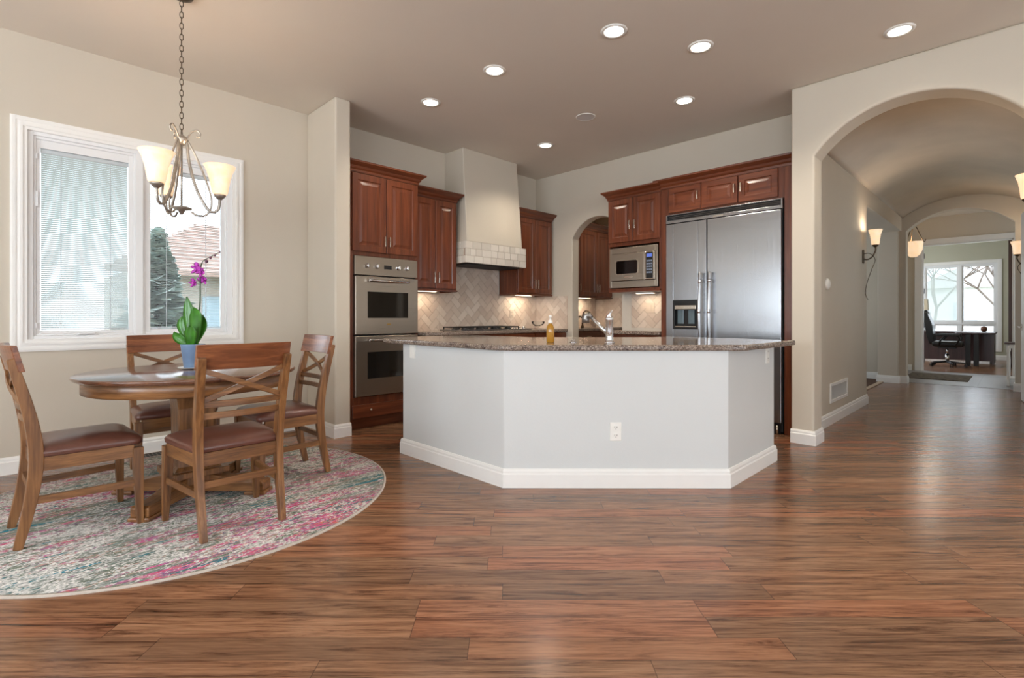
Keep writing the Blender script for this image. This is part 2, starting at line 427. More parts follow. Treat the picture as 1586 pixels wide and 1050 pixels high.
        if bevel:
            b = o.modifiers.new('bevel', 'BEVEL'); b.width = bevel; b.segments = seg; b.limit_method = 'ANGLE'; b.angle_limit = R(40)
        if sub:
            b = o.modifiers.new('subsurf', 'SUBSURF'); b.levels = sub; b.render_levels = sub
        return o

def crom(pts, n=8):
    P = [Vector(p) for p in pts]; out = []
    for i in range(len(P)-1):
        a, b, c, d = P[max(i-1, 0)], P[i], P[i+1], P[min(i+2, len(P)-1)]
        for k in range(n):
            t = k/n
            out.append(0.5*((2*b)+(c-a)*t+(2*a-5*b+4*c-d)*t*t+(3*b-a-3*c+d)*t**3))
    out.append(P[-1]); return out
def round_poly(pts, rad, n=6):
    out = []; N = len(pts)
    for i in range(N):
        r = rad[i] if isinstance(rad, (list, tuple)) else rad
        p, a, b = Vector(pts[i]), Vector(pts[i-1]), Vector(pts[(i+1) % N])
        if r <= 0: out.append(tuple(p)); continue
        da, db = (a-p), (b-p); ang = da.angle(db); t = min(r/math.tan(ang/2), da.length*0.48, db.length*0.48)
        s, e = p+da.normalized()*t, p+db.normalized()*t
        for k in range(n+1):
            u = k/n; out.append(tuple(s*(1-u)**2+p*2*u*(1-u)+e*u*u))
    return out
def arc_pts(v0, v1, spring, apex, n=28):
    """arch from (v0,spring) over apex to (v1,spring)"""
    h = abs(v1-v0)/2; c = (v0+v1)/2; rise = apex-spring; rad = (h*h+rise*rise)/(2*rise); cz = apex-rad
    a = math.asin(min(1, h/rad)); s = 1 if v1 > v0 else -1
    return [(c+s*rad*math.sin(-a+2*a*k/n), cz+rad*math.cos(-a+2*a*k/n)) for k in range(n+1)]

def tag(o, label, cat, group=None, kind=None):
    o['label'] = label; o['category'] = cat
    if group: o['group'] = group
    if kind: o['kind'] = kind
    return o
def thing(name, label, cat, loc=(0, 0, 0), rotz=0, group=None):
    o = bpy.data.objects.new(name, None); COL.objects.link(o); o.empty_display_size = 0.1
    o.location = loc; o.rotation_euler = (0, 0, rotz); return tag(o, label, cat, group)
def struct(o, label=None):
    o['kind'] = 'structure'; o['label'] = label or o.name.replace('_', ' '); o['category'] = o.name.split('_')[0].split('.')[0]; return o
def dup(root, loc, rotz, label, group=None):
    def cp(o, parent):
        c = o.copy(); COL.objects.link(c); c.parent = parent
        for ch in o.children: cp(ch, c)
        return c
    r = cp(root, None); r.location = loc; r.rotation_euler = (0, 0, rotz); r['label'] = label
    if group: r['group'] = group
    return r
FACE_E = R(-90)      # local x runs left to right, local y into the wall, for things on the wall u = 5.44

# ------------------------------------------------------------------ the setting
CZ = 3.08
b = MB().box(-4.4, -4.9, -0.12, 18.2, 8.0, 0.0); struct(b.build('floor', M['floor']), 'walnut plank floor laid on the diagonal')
b = MB().box(-4.4, -4.9, CZ, 18.2, 8.0, CZ+0.12); struct(b.build('ceiling', M['ceiling']), 'taupe ceiling')
# window wall: opening for window_1
b = MB()
WU0, WU1, WZ0, WZ1 = 0.11, 1.43, 0.93, 2.42
b.box(-4.4, 4.95, 0, WU0, 5.1, CZ).box(WU1, 4.95, 0, 7.05, 5.1, CZ).box(WU0, 4.95, 0, WU1, 5.1, WZ0).box(WU0, 4.95, WZ1, WU1, 5.1, CZ)
struct(b.build('wall_left', M['wall']), 'beige window wall')
b = MB().box(2.10, 4.35, 0, 2.25, 4.95, CZ); struct(b.build('wall_partition', M['wall'], bevel=0.018, seg=4), 'beige wall end beside the ovens')
# kitchen wall with the pantry arch
ar = arc_pts(4.28, 3.49, 2.15, 2.40)
pts = [(5.0, 0), (5.0, CZ), (1.40, CZ), (1.40, 0), (3.49, 0)]+ar[::-1]+[(4.28, 0)]
b = MB().prism(pts, 5.44, 5.58, 'x'); struct(b.build('wall_kitchen', M['wall'], bevel=0.012, seg=3), 'beige kitchen wall with pantry arch')
# arch wall to the hall
AR0, AR1 = -0.05, 1.227
ar = arc_pts(AR1, AR0, 2.455, 2.785)
pts = [(1.407, 0), (1.407, CZ), (-4.7, CZ), (-4.7, 0), (AR0, 0)]+ar[::-1]+[(AR1, 0)]
b = MB().prism(pts, 4.85, 5.09, 'x'); struct(b.build('wall_right', M['wall'], bevel=0.02, seg=4), 'beige wall with the wide hall arch')
b = MB().box(7.69, 1.36, 2.5, 10.40, 1.64, CZ); struct(b.build('trim_9', M['wall']), 'header over the side opening')
b = MB().box(7.60, 1.40, 0, 7.69, 1.64, CZ); struct(b.build('wall_side_jamb', M['wall']), 'jamb of the side opening')
b = MB().box(5.09, 1.36, 0, 7.69, 1.40, CZ)
struct(b.build('wall_hall_left', M['wall']), 'hall wall with the sconce and vent')
b = MB().box(5.09, 1.40, 0, 5.44, 1.415, CZ); struct(b.build('wall_kitchen_side', M['wall']), 'narrow wall beside the refrigerator')
b = MB().box(5.09, -0.30, 0, 10.46, -0.16, CZ); struct(b.build('wall_hall_right', M['wall']), 'right hall wall')
b = MB()
for q in (6.28, 6.97, 7.66): b.box(q, -0.159, 1.04, q+0.06, -0.12, 2.26)
for z in (0.98, 2.26): b.box(6.28, -0.16, z, 7.72, -0.118, z+0.06)
w7 = struct(b.build('window_7', M['trim']), 'frame of the added glowing panel in the hall')
MB().box(6.34, -0.157, 1.04, 7.66, -0.150, 2.26).build('frosted_pane', emit('daylit_frosted_glass', (0.80, 0.91, 1.0, 1), 1.0), w7)  # glowing panel added on the unseen wall to brighten the hall
arcv = arc_pts(-0.16, 1.36, 2.72, 2.97)
b = MB().prism([(-0.16, CZ-0.002)]+arcv+[(1.36, CZ-0.002)], 5.09, 10.46, 'x', True); struct(b.build('ceiling_vault', M['vault']), 'barrel vault over the hall')
ar = arc_pts(1.31, 0.04, 2.49, 2.778)
pts = [(1.68, 0), (1.68, CZ), (-2.0, CZ), (-2.0, 0), (0.04, 0)]+ar[::-1]+[(1.31, 0)]
b = MB().prism(pts, 10.46, 10.66, 'x').box(10.38, 1.40, 0, 10.46, 1.68, CZ); struct(b.build('wall_hall_end', M['wall'], bevel=0.01), 'far hall wall with the small arch')
b = MB().box(10.80, 1.68, 0, 10.9, 3.6, CZ).box(6.95, 3.5, 0, 10.8, 3.6, CZ).box(10.66, 1.62, 0, 13.1, 1.68, CZ)
struct(b.build('wall_side_room', M['wall']), 'side room walls')
b = MB().box(10.66, -2.1, 0, 13.1, -2.0, CZ); struct(b.build('wall_foyer_right', M['wall']), 'foyer wall')
OV0, OV1, OZ = 0.067, 1.384, 2.54
b = MB().box(13.1, OV1, 0, 13.22, 3.3, CZ).box(13.1, -2.1, 0, 13.22, OV0, CZ).box(13.1, OV0, OZ, 13.22, OV1, CZ)
struct(b.build('wall_office', M['wall']), 'foyer wall with the office opening')
M['office_wall'] = plain('sage_paint', rgb(186, 184, 164), 0.7, var=0.02, nscale=1.5)
# office window wall
OWV0, OWV1, OWZ0, OWZ1 = 0.38, 2.62, 0.28, 2.48
b = MB().box(17.8, OWV1, 0, 17.95, 3.3, CZ).box(17.8, -0.5, 0, 17.95, OWV0, CZ).box(17.8, OWV0, 0, 17.95, OWV1, OWZ0).box(17.8, OWV0, OWZ1, 17.95, OWV1, CZ)
struct(b.build('wall_office_far', M['office_wall']), 'sage office wall around the window')
b = MB().box(13.22, 3.2, 0, 17.8, 3.3, CZ); struct(b.build('wall_office_left', M['office_wall']))
b = MB().box(13.22, -0.42, 0, 17.8, -0.32, CZ); struct(b.build('wall_office_right', M['office_wall']))
# pantry shell
b = MB().box(6.90, 2.9, 0, 7.05, 4.95, CZ).box(5.58, 2.9, 0, 6.9, 3.0, CZ); struct(b.build('wall_pantry', M['wall']), 'pantry walls')
# the great room behind the camera
b = MB(); y = -4.9
for a, c in BACK_WINDOWS_U:
    b.box(-4.35, y, 0, -4.2, a, CZ).box(-4.35, a, 0, -4.2, c, 0.45).box(-4.35, a, 2.55, -4.2, c, CZ); y = c
b.box(-4.35, y, 0, -4.2, 4.95, CZ); struct(b.build('wall_back', M['wall']), 'great room wall behind')
b = MB(); x = -4.2
for a, c in BACK_WINDOWS_V:
    b.box(x, -4.85, 0, a, -4.7, CZ).box(a, -4.85, 0, c, -4.7, 0.45).box(a, -4.85, 2.55, c, -4.7, CZ); x = c
b.box(x, -4.85, 0, 5.09, -4.7, CZ); struct(b.build('wall_near', M['wall']), 'great room wall at the right')
wn = 3
for a, c in BACK_WINDOWS_U:
    b = MB()
    for q in (a, (a+c)/2-0.04, c-0.08): b.box(-4.25, q, 0.53, -4.192, q+0.08, 2.47)
    for z in (0.45, 2.47): b.box(-4.25, a, z, -4.19, c, z+0.08)
    struct(b.build('window_%d' % wn, M['trim']), 'great room window frame'); wn += 1
for a, c in BACK_WINDOWS_V:
    b = MB()
    for q in (a, (a+c)/2-0.04, c-0.08): b.box(q, -4.75, 0.53, q+0.08, -4.692, 2.47)
    for z in (0.45, 2.47): b.box(a, -4.75, z, c, -4.69, z+0.08)
    struct(b.build('window_%d' % wn, M['trim']), 'great room window frame'); wn += 1
# foyer tile and side room floor
b = MB().box(10.66, -2.0, 0, 13.1, 1.62, 0.004); struct(b.build('floor_tile', M['slate']), 'grey tile floor of the foyer')
b = MB().box(7.69, 1.66, 0, 10.8, 3.5, 0.005); struct(b.build('floor_side_room', plain('dark_carpet', rgb(92, 66, 52), 0.9, var=0.1)), 'dark side room floor')
b = MB().box(7.69, 1.60, 0, 10.38, 1.66, 0.012); struct(b.build('trim_1', plain('pale_oak_threshold', rgb(200, 176, 150), 0.5)), 'pale threshold strip')
BASE = [(0, 0), (0.018, 0), (0.018, 0.085), (0.013, 0.092), (0.013, 0.105), (0.007, 0.118), (0, 0.12)]
def baseboard(name, *paths):
    b = MB()
    for p in paths: b.sweep(p, BASE)
    struct(b.build(name, M['trim'])); 
baseboard('baseboard_left', [(-4.2, 4.95), (2.10, 4.95), (2.10, 4.35), (2.25, 4.35)])
baseboard('baseboard_right', [(4.85, 1.407), (4.85, AR1), (5.09, AR1)], [(5.09, AR0), (4.85, AR0), (4.85, -4.7)])
baseboard('baseboard_hall', [(5.09, 1.36), (7.69, 1.36), (7.69, 1.60)])
baseboard('baseboard_far', [(10.8, 3.4), (10.8, 1.68), (10.78, 1.68)], [(10.46, 1.68), (10.38, 1.68), (10.38, 1.40), (10.46, 1.40), (10.46, 1.31), (10.66, 1.31)], [(10.66, 0.04), (10.46, 0.04), (10.46, -0.16)],
          [(13.1, 1.62), (13.1, 1.545)])
baseboard('baseboard_office', [(17.8, 3.2), (17.8, -0.3)])
# office opening casing
b = MB().box(13.07, OV1, 0, 13.1, OV1+0.115, OZ+0.105).box(13.07, OV0-0.115, 0, 13.1, OV0, OZ+0.105).box(13.07, OV0, OZ, 13.1, OV1, OZ+0.105)
b.box(13.1, OV1-0.02, 0, 13.22, OV1, OZ).box(13.1, OV0, 0, 13.22, OV0+0.02, OZ).box(13.1, OV0, OZ-0.02, 13.22, OV1, OZ)
tr2 = struct(b.build('trim_2', M['trim'], bevel=0.004), 'white casing of the office opening')
b = MB()
for z in (2.33, 1.62, 0.92, 0.22): b.box(13.20, OV1-0.028, z-0.05, 13.26, OV1-0.015, z+0.05)
b.build('hinge', M['black'], tr2)
# doors
b = MB().box(13.24, OV1+0.012, 0.01, 13.28, OV1+0.90, OZ-0.02); d2 = struct(b.build('door_2', M['trim'], bevel=0.004), 'white office door folded open')
d = bpy.data.objects.new('door_1', None); COL.objects.link(d); struct(d, 'white hall door standing slightly ajar')
d.location = (8.45, -0.155, 0); d.rotation_euler = (0, 0, R(7.3))
b = MB().box(0, -0.02, 0.012, 0.90, 0.02, 2.43)
for z0, z1 in ((0.25, 1.1), (1.25, 2.25)): b.box(0.14, 0.018, z0, 0.76, 0.026, z1)
b.build('door_panel', M['trim'], d, bevel=0.004)
b = MB().tube([(0.84, 0.02, 0.96), (0.84, 0.055, 0.96), (0.80, 0.06, 0.96), (0.73, 0.06, 0.96)], 0.011); b.lathe([(0.026, 0), (0.026, 0.006), (0.004, 0.008)], 0, 0, 20, True, True)
hd = MB().tube([(0.84, 0.02, 0.96), (0.84, 0.055, 0.96), (0.80, 0.06, 0.96), (0.73, 0.06, 0.96)], 0.011).box(0.815, 0.02, 0.92, 0.865, 0.026, 1.0); hd.build('door_handle', M['nickel'], d, bevel=0.002)

# ------------------------------------------------------------------ window_1
def rect_ring(b, outer, inner, y0, y1, back=None):
    (a0, c0, a1, c1), (i0, j0, i1, j1) = outer, inner
    b.box(a0, y0, c0, i0, y1, c1).box(i1, y0, c0, a1, y1, c1).box(i0, y0, c0, i1, y1, j0).box(i0, y0, j1, i1, y1, c1)
w = bpy.data.objects.new('window_1', None); COL.objects.link(w); w.location = (0, 4.95, 0); struct(w, 'white double casement window with blinds')
b = MB()
O = (0.022, 0.846, 1.518, 2.50)
for k, (ins, th) in enumerate(((0.0, 0.014), (0.012, 0.022), (0.03, 0.018), (0.05, 0.026), (0.066, 0.020))):
    nx = (0.012, 0.03, 0.05, 0.066, 0.088)[k]
    rect_ring(b, (O[0]+ins, O[1]+ins, O[2]-ins, O[3]-ins), (O[0]+nx, O[1]+nx, O[2]-nx, O[3]-nx), -th, 0)
b.build('casing', M['trim'], w)
b = MB(); rect_ring(b, (WU0, WZ0, WU1, WZ1), (0.142, 0.955, 1.388, 2.385), 0.0, 0.12); b.box(0.732, 0.0, 0.955, 0.782, 0.12, 2.385)
b.build('frame', M['vinyl'], w, bevel=0.003)
def slats(b, u0, u1, z0, z1, tilt, y, pitch=0.0145, wd=0.015):
    c, s_ = math.cos(tilt)*wd/2, math.sin(tilt)*wd/2
    z = z1-0.03
    while z > z0+0.012:
        n = len(b.v); b.v += [(u0, y-c, z-s_), (u1, y-c, z-s_), (u1, y+c, z+s_), (u0, y+c, z+s_)]; b.face((n, n+1, n+2, n+3)); z -= pitch
for u0, u1, p0, p1, tilt in ((0.142, 0.732, 0.178, 0.690, R(-54)), (0.782, 1.388, 0.832, 1.343, R(-9))):
    b = MB()
    rect_ring(b, (u0, 0.955, u1, 2.385), (u0+0.014, 0.97, u1-0.014, 2.365), 0.012, 0.06)
    rect_ring(b, (u0+0.014, 0.97, u1-0.014, 2.365), (p0, 0.992, p1, 2.305), 0.022, 0.055)
    sash = b.build('sash', M['vinyl'], w, bevel=0.003)
    MB().box(p0, 0.030, 0.992, p1, 0.033, 2.305).build('glass_pane', M['glass'], sash)
    b = MB(); slats(b, p0+0.004, p1-0.004, 0.992, 2.305, tilt, 0.046)
    bl_ = b; b = MB().box(p0+0.002, 0.036, 2.275, p1-0.002, 0.054, 2.303).box(p0+0.004, 0.040, 0.996, p1-0.004, 0.052, 1.006)
    for fr in (0.22, 0.78): q = p0+(p1-p0)*fr; b.box(q-0.0025, 0.0365, 1.0, q+0.0025, 0.0378, 2.29)
    bl_ = bl_.build('blind', M['slat'], sash); b.build('blind_rail', M['vinyl'], sash)
    q = (p0+p1)/2
    b = MB().box(q-0.05, -0.004, 0.957, q+0.05, 0.012, 0.972).bar([(q-0.045, -0.010, 0.966), (q+0.045, -0.012, 0.969)], 0.008, 0.008, (0, 0, 1))
    b.build('crank_handle', M['vinyl'], sash, bevel=0.002)
b = MB()
for u_ in (0.158, 1.372):
    for z in (1.03, 2.24): b.box(u_-0.006, 0.004, z-0.02, u_+0.006, 0.014, z+0.02)
b.box(0.155, -0.002, 1.88, 0.168, 0.014, 1.99); b.build('latch', M['vinyl'], w, bevel=0.002)

# ------------------------------------------------------------------ window_2 (office)
w2 = bpy.data.objects.new('window_2', None); COL.objects.link(w2); w2.location = (17.8, 0, 0); struct(w2, 'white office window looking on bare trees')
def rect_ring_x(b, outer, inner, x0, x1):
    (a0, c0, a1, c1), (i0, j0, i1, j1) = outer, inner
    b.box(x0, a0, c0, x1, i0, c1).box(x0, i1, c0, x1, a1, c1).box(x0, i0, c0, x1, i1, j0).box(x0, i0, j1, x1, i1, c1)
b = MB(); rect_ring_x(b, (0.30, 0.21, 2.70, 2.56), (0.38, 0.28, 2.62, 2.48), -0.022, 0.0); b.build('casing', M['trim'], w2, bevel=0.004)
b = MB()
rect_ring_x(b, (0.38, 0.28, 2.62, 2.48), (0.42, 0.32, 2.58, 2.44), 0.0, 0.1)
for v_ in (1.06, 1.80): b.box(0.0, v_, 0.32, 0.1, v_+0.07, 2.44)
b.box(-0.01, 0.42, 0.89, 0.1, 2.58, 0.96); b.build('frame', M['vinyl'], w2, bevel=0.003)
for v0, v1 in ((0.42, 1.06), (1.13, 1.80), (1.87, 2.58)):
    for z0, z1 in ((0.96, 2.44), (0.32, 0.89)):
        b = MB(); rect_ring_x(b, (v0, z0, v1, z1), (v0+0.035, z0+0.04, v1-0.035, z1-0.035), 0.02, 0.06); sa = b.build('sash', M['vinyl'], w2, bevel=0.003)
        MB().box(0.038, v0+0.035, z0+0.04, 0.041, v1-0.035, z1-0.035).build('glass_pane', M['glass'], sa)
    if v0 > 1.0:
        b = MB(); z = 2.40
        while z > 1.0:
            n = len(b.v); b.v += [(0.047, v0+0.04, z-0.006), (0.047, v1-0.04, z-0.006), (0.058, v1-0.04, z+0.006), (0.058, v0+0.04, z+0.006)]; b.face((n, n+1, n+2, n+3)); z -= 0.016
        b.build('blind', M['slat'], w2)

# ------------------------------------------------------------------ cabinets
CROWN = [(0, 0), (0.008, 0), (0.010, 0.022), (0.022, 0.036), (0.030, 0.056), (0.052, 0.074), (0.066, 0.084), (0.068, 0.100), (0.0, 0.100)]
def door_mesh(x0, z0, x1, z1, y=-0.02, t=0.02, fr=0.058):
    b = MB(); rings = []
    for ins, d in ((0.0, t), (0.0, 0.003), (0.003, 0.0), (fr, 0.0), (fr+0.006, 0.008), (fr+0.020, 0.008), (fr+0.044, 0.002)):
        yy = y+d
        rings.append([(x0+ins, yy, z0+ins), (x1-ins, yy, z0+ins), (x1-ins, yy, z1-ins), (x0+ins, yy, z1-ins)])
    return b.rings(rings, True, True, False)
def pull(b, x, z0, z1, y=-0.02):
    b.bar([(x, y-0.026, z0), (x, y-0.030, (z0+z1)/2), (x, y-0.026, z1)], 0.011, 0.008)
    for z in (z0+0.008, z1-0.008): b.bar([(x, y+0.001, z), (x, y-0.027, z)], 0.011, 0.009)
    return b
def knob(b, x, z, y=-0.02):
    n0 = len(b.v); b.lathe([(0.005, 0), (0.005, 0.012), (0.013, 0.018), (0.014, 0.024), (0.006, 0.029)], 0, 0, 16, True, True)
    for i in range(n0, len(b.v)): p = b.v[i]; b.v[i] = (x+p[0], y-p[2], z+p[1])
    return b
def add_door(root, x0, z0, x1, z1, handle_x, hz, hl=0.10, label=None):
    d = door_mesh(x0, z0, x1, z1).build('door', M['cherry'], root)
    h = pull(MB(), handle_x, hz, hz+hl).build('handle', M['nickel'], d, bevel=0.0015)
    return d
def add_crown(root, path, z, name='crown_moulding'):
    return MB().sweep(path, [(o, z+h) for o, h in CROWN]).build(name, M['cherry_h'], root)

# oven tower (front plane v = 4.5)
tw = thing('tall_cabinet', 'tall cherry cabinet housing the double ovens beside the beige wall end', 'cabinet', (2.29, 4.5, 0))
W = 0.80
b = MB().box(0, 0, 0.11, 0.065, 0.44, 2.485).box(W-0.030, 0, 0.11, W, 0.44, 2.485).box(0.065, 0, 1.685, W-0.03, 0.44, 2.485).box(0.065, 0, 0.11, W-0.03, 0.44, 0.315).box(0.065, 0.43, 0.315, W-0.03, 0.44, 1.685)
b.build('carcass', M['cherry'], tw, bevel=0.002)
MB().box(0.0, 0.06, 0, W, 0.075, 0.11).build('toe_kick', M['cherry_h'], tw)
add_door(tw, 0.045, 1.725, 0.410, 2.472, 0.385, 1.79, 0.10); add_door(tw, 0.416, 1.725, 0.785, 2.472, 0.440, 1.79, 0.10)
dr = MB().box(0.045, -0.02, 0.115, 0.785, 0.0, 0.243).build('drawer', M['cherry_h'], tw, bevel=0.004)
for x in (0.232, 0.612): knob(MB(), x, 0.190).build('knob', M['nickel'], dr)
add_crown(tw, [(0, 0), (W, 0), (W, 0.048)], 2.485)
# double oven
ov = thing('double_oven', 'stainless double wall oven with dark glass windows', 'oven', (2.355, 4.5, 0.317))
OW = 0.712
b = MB().box(0.008, 0.002, 0.005, OW-0.008, 0.40, 1.36); b.build('oven_body', M['grille_dark'], ov)
cp = MB().box(0, -0.024, 1.180, OW, 0.002, 1.363).build('control_panel', M['steel_warm'], ov, bevel=0.004)
for x in (0.130, 0.235, 0.478, 0.583):
    k = MB(); k.lathe([(0.026, 0), (0.026, 0.004), (0.020, 0.006), (0.019, 0.030), (0.014, 0.034)], 0, 0, 24, True, True)
    k.box(-0.004, -0.02, 0.030, 0.004, 0.02, 0.042)
    k.v = [(x+p[0], -0.024-p[2], 1.272+p[1]) for p in k.v]
    k.build('control_knob', M['chrome'], cp)
MB().box(0.318, -0.027, 1.250, 0.402, -0.023, 1.287).build('clock_display', M['black'], cp)
for z0, z1 in ((0.602, 1.170), (0.005, 0.590)):
    od = MB().box(0, -0.036, z0, OW, 0.002, z1).build('oven_door', M['steel_warm'], ov, bevel=0.006)
    wz0, wz1 = (0.763, 1.021) if z0 > 0.5 else (0.172, 0.432)
    MB().box(0.130, -0.0385, wz0, 0.590, -0.034, wz1).build('oven_window', M['ovenglass'], od, bevel=0.002)
    hz = z1-0.040
    hb = MB().tube(crom([(0.130, -0.072, hz), (0.25, -0.082, hz-0.002), (0.355, -0.086, hz-0.004), (0.46, -0.082, hz-0.002), (0.580, -0.072, hz)], 5), 0.013, 14)
    for x in (0.145, 0.565): hb.tube([(x, -0.034, hz), (x, -0.076, hz)], 0.010)
    hb.build('handle', M['chrome'], od)
    if z0 > 0.5: MB().box(0.345, -0.0385, 0.694, 0.385, -0.035, 0.708).build('badge', plain('gold_badge', rgb(190, 150, 90), 0.3, 0.8), od)

def wall_cabinet(name, label, loc, rotz, width, z0, z1, depth, doors, hz, hl=0.10, crown_path=None, rail=True, group=None):
    c = thing(name, label, 'cabinet', loc, rotz, group)
    MB().box(0, 0, z0, width, depth, z1).build('carcass', M['cherry'], c, bevel=0.002)
    for x0, x1, hx in doors: add_door(c, x0, z0+0.012, x1, z1-0.012, hx, hz, hl)
    add_crown(c, crown_path or [(0, depth), (0, 0), (width, 0), (width, depth)], z1)
    if rail:
        MB().sweep([(0, depth), (0, 0), (width, 0), (width, depth)], [(0, z0-0.022), (0.012, z0-0.018), (0.012, z0-0.004), (0, z0)]).build('light_rail', M['cherry_h'], c)
    return c
wall_cabinet('wall_cabinet', 'two-door cherry wall cabinet between the ovens and range hood', (3.095, 4.62, 0), 0, 0.608, 1.40, 2.41, 0.328,
             [(0.012, 0.300, 0.275), (0.306, 0.598, 0.332)], 1.47, 0.12, [(0.0, 0.0), (0.608, 0.0), (0.608, 0.328)])
wall_cabinet('wall_cabinet', 'two-door cherry wall cabinet to the right of the range hood', (4.705, 4.62, 0), 0, 0.692, 1.40, 2.41, 0.328,
             [(0.012, 0.345, 0.320), (0.351, 0.682, 0.377)], 1.47, 0.12, [(0.0, 0.0), (0.692, 0.0), (0.692, 0.328)])
# pantry cabinets seen through the arch
wall_cabinet('wall_cabinet', 'cherry wall cabinet inside the pantry, seen through the kitchen arch', (5.62, 4.62, 0), 0, 1.26, 1.40, 2.41, 0.328,
             [(0.012, 0.412, 0.387), (0.420, 0.835, 0.810), (0.842, 1.248, 0.868)], 1.47, 0.12)
# microwave cabinet on the wall u = 5.44 (front at u = 5.10)
mc = thing('wall_cabinet', 'two-door cherry cabinet with the built-in microwave below', 'cabinet', (5.10, 3.470, 0), FACE_E)
MW = 0.686
b = MB().box(0, 0, 1.92, MW, 0.338, 2.470).box(0, 0, 1.40, 0.022, 0.338, 1.92).box(MW-0.02, 0, 1.40, MW, 0.338, 1.92).box(0.022, 0, 1.40, MW-0.02, 0.338, 1.425).box(0.022, 0.32, 1.425, MW-0.02, 0.338, 1.92)
b.build('carcass', M['cherry'], mc, bevel=0.002)
add_door(mc, 0.012, 1.962, 0.340, 2.462, 0.312, 2.10, 0.10); add_door(mc, 0.350, 1.962, 0.680, 2.462, 0.378, 2.10, 0.10)
MB().sweep([(0, 0.338), (0, 0), (MW, 0)], [(o, 2.470+h) for o, h in CROWN]).build('crown_moulding', M['cherry_h'], mc)
MB().box(0.012, -0.008, 1.382, MW-0.01, 0.3, 1.40).build('light_rail', M['cherry_h'], mc)
mw = thing('microwave', 'built-in stainless microwave with rounded dark window', 'microwave', (5.10, 3.440, 1.43), FACE_E)
MB().box(0.006, 0.004, 0.002, 0.618, 0.30, 0.47).build('microwave_body', M['grille_dark'], mw)
b = MB(); rect_ring(b, (0, 0, 0.628, 0.465), (0.03, 0.078, 0.598, 0.398), -0.022, 0.004); b.build('trim_kit', M['steel_warm'], mw, bevel=0.003)
dd = MB().box(0.033, -0.034, 0.081, 0.470, 0.0, 0.395).build('microwave_door', M['steel_warm'], mw, bevel=0.004)
b = MB().prism(round_poly([(0.095, 0.15), (0.395, 0.15), (0.395, 0.32), (0.095, 0.32)], 0.03), -0.038, -0.033, 'y'); b.build('window_rim', M['nickel'], dd)
b = MB().prism(round_poly([(0.105, 0.16), (0.385, 0.16), (0.385, 0.31), (0.105, 0.31)], 0.024), -0.0395, -0.036, 'y'); b.build('door_window', M['ovenglass'], dd)
MB().box(0.21, -0.037, 0.112, 0.32, -0.033, 0.132).build('badge', M['nickel'], dd)
kp = MB().box(0.474, -0.034, 0.081, 0.596, 0.0, 0.395).build('keypad', M['nickel'], mw, bevel=0.004)
MB().box(0.492, -0.036, 0.095, 0.578, -0.033, 0.385).build('key_field', M['black'], kp)
MB().box(0.502, -0.0372, 0.330, 0.568, -0.035, 0.368).build('display', M['display'], kp)
b = MB()
for r_ in range(5):
    for c_ in range(3): b.box(0.502+c_*0.024, -0.0372, 0.150+r_*0.032, 0.519+c_*0.024, -0.035, 0.168+r_*0.032)
b.build('key_buttons', plain('grey_keys', rgb(130, 140, 160), 0.4), kp)

# refrigerator cabinet
fc = thing('tall_cabinet', 'tall cherry surround with three small doors above the refrigerator', 'cabinet', (5.10, 2.780, 0), FACE_E)
FW = 1.330
b = MB().box(0, 0, 0, 0.072, 0.338, 2.485).box(1.245, 0, 0, FW, 0.338, 2.485).box(0.072, 0, 2.196, 1.245, 0.338, 2.485)
b.build('carcass', M['cherry'], fc, bevel=0.002)
for x0, x1, hx in ((0.098, 0.452, 0.428), (0.466, 0.826, 0.800), (0.838, 1.195, 0.864)):
    dv = door_mesh(x0, 2.212, x1, 2.478, fr=0.055).build('door', M['cherry_h'], fc)
    pull(MB(), hx, 2.31, 2.40).build('handle', M['nickel'], dv, bevel=0.0015)
MB().sweep([(0, 0.338), (0, 0), (FW+0.02, 0)], [(o, 2.485+h) for o, h in CROWN]).build('crown_moulding', M['cherry_h'], fc)
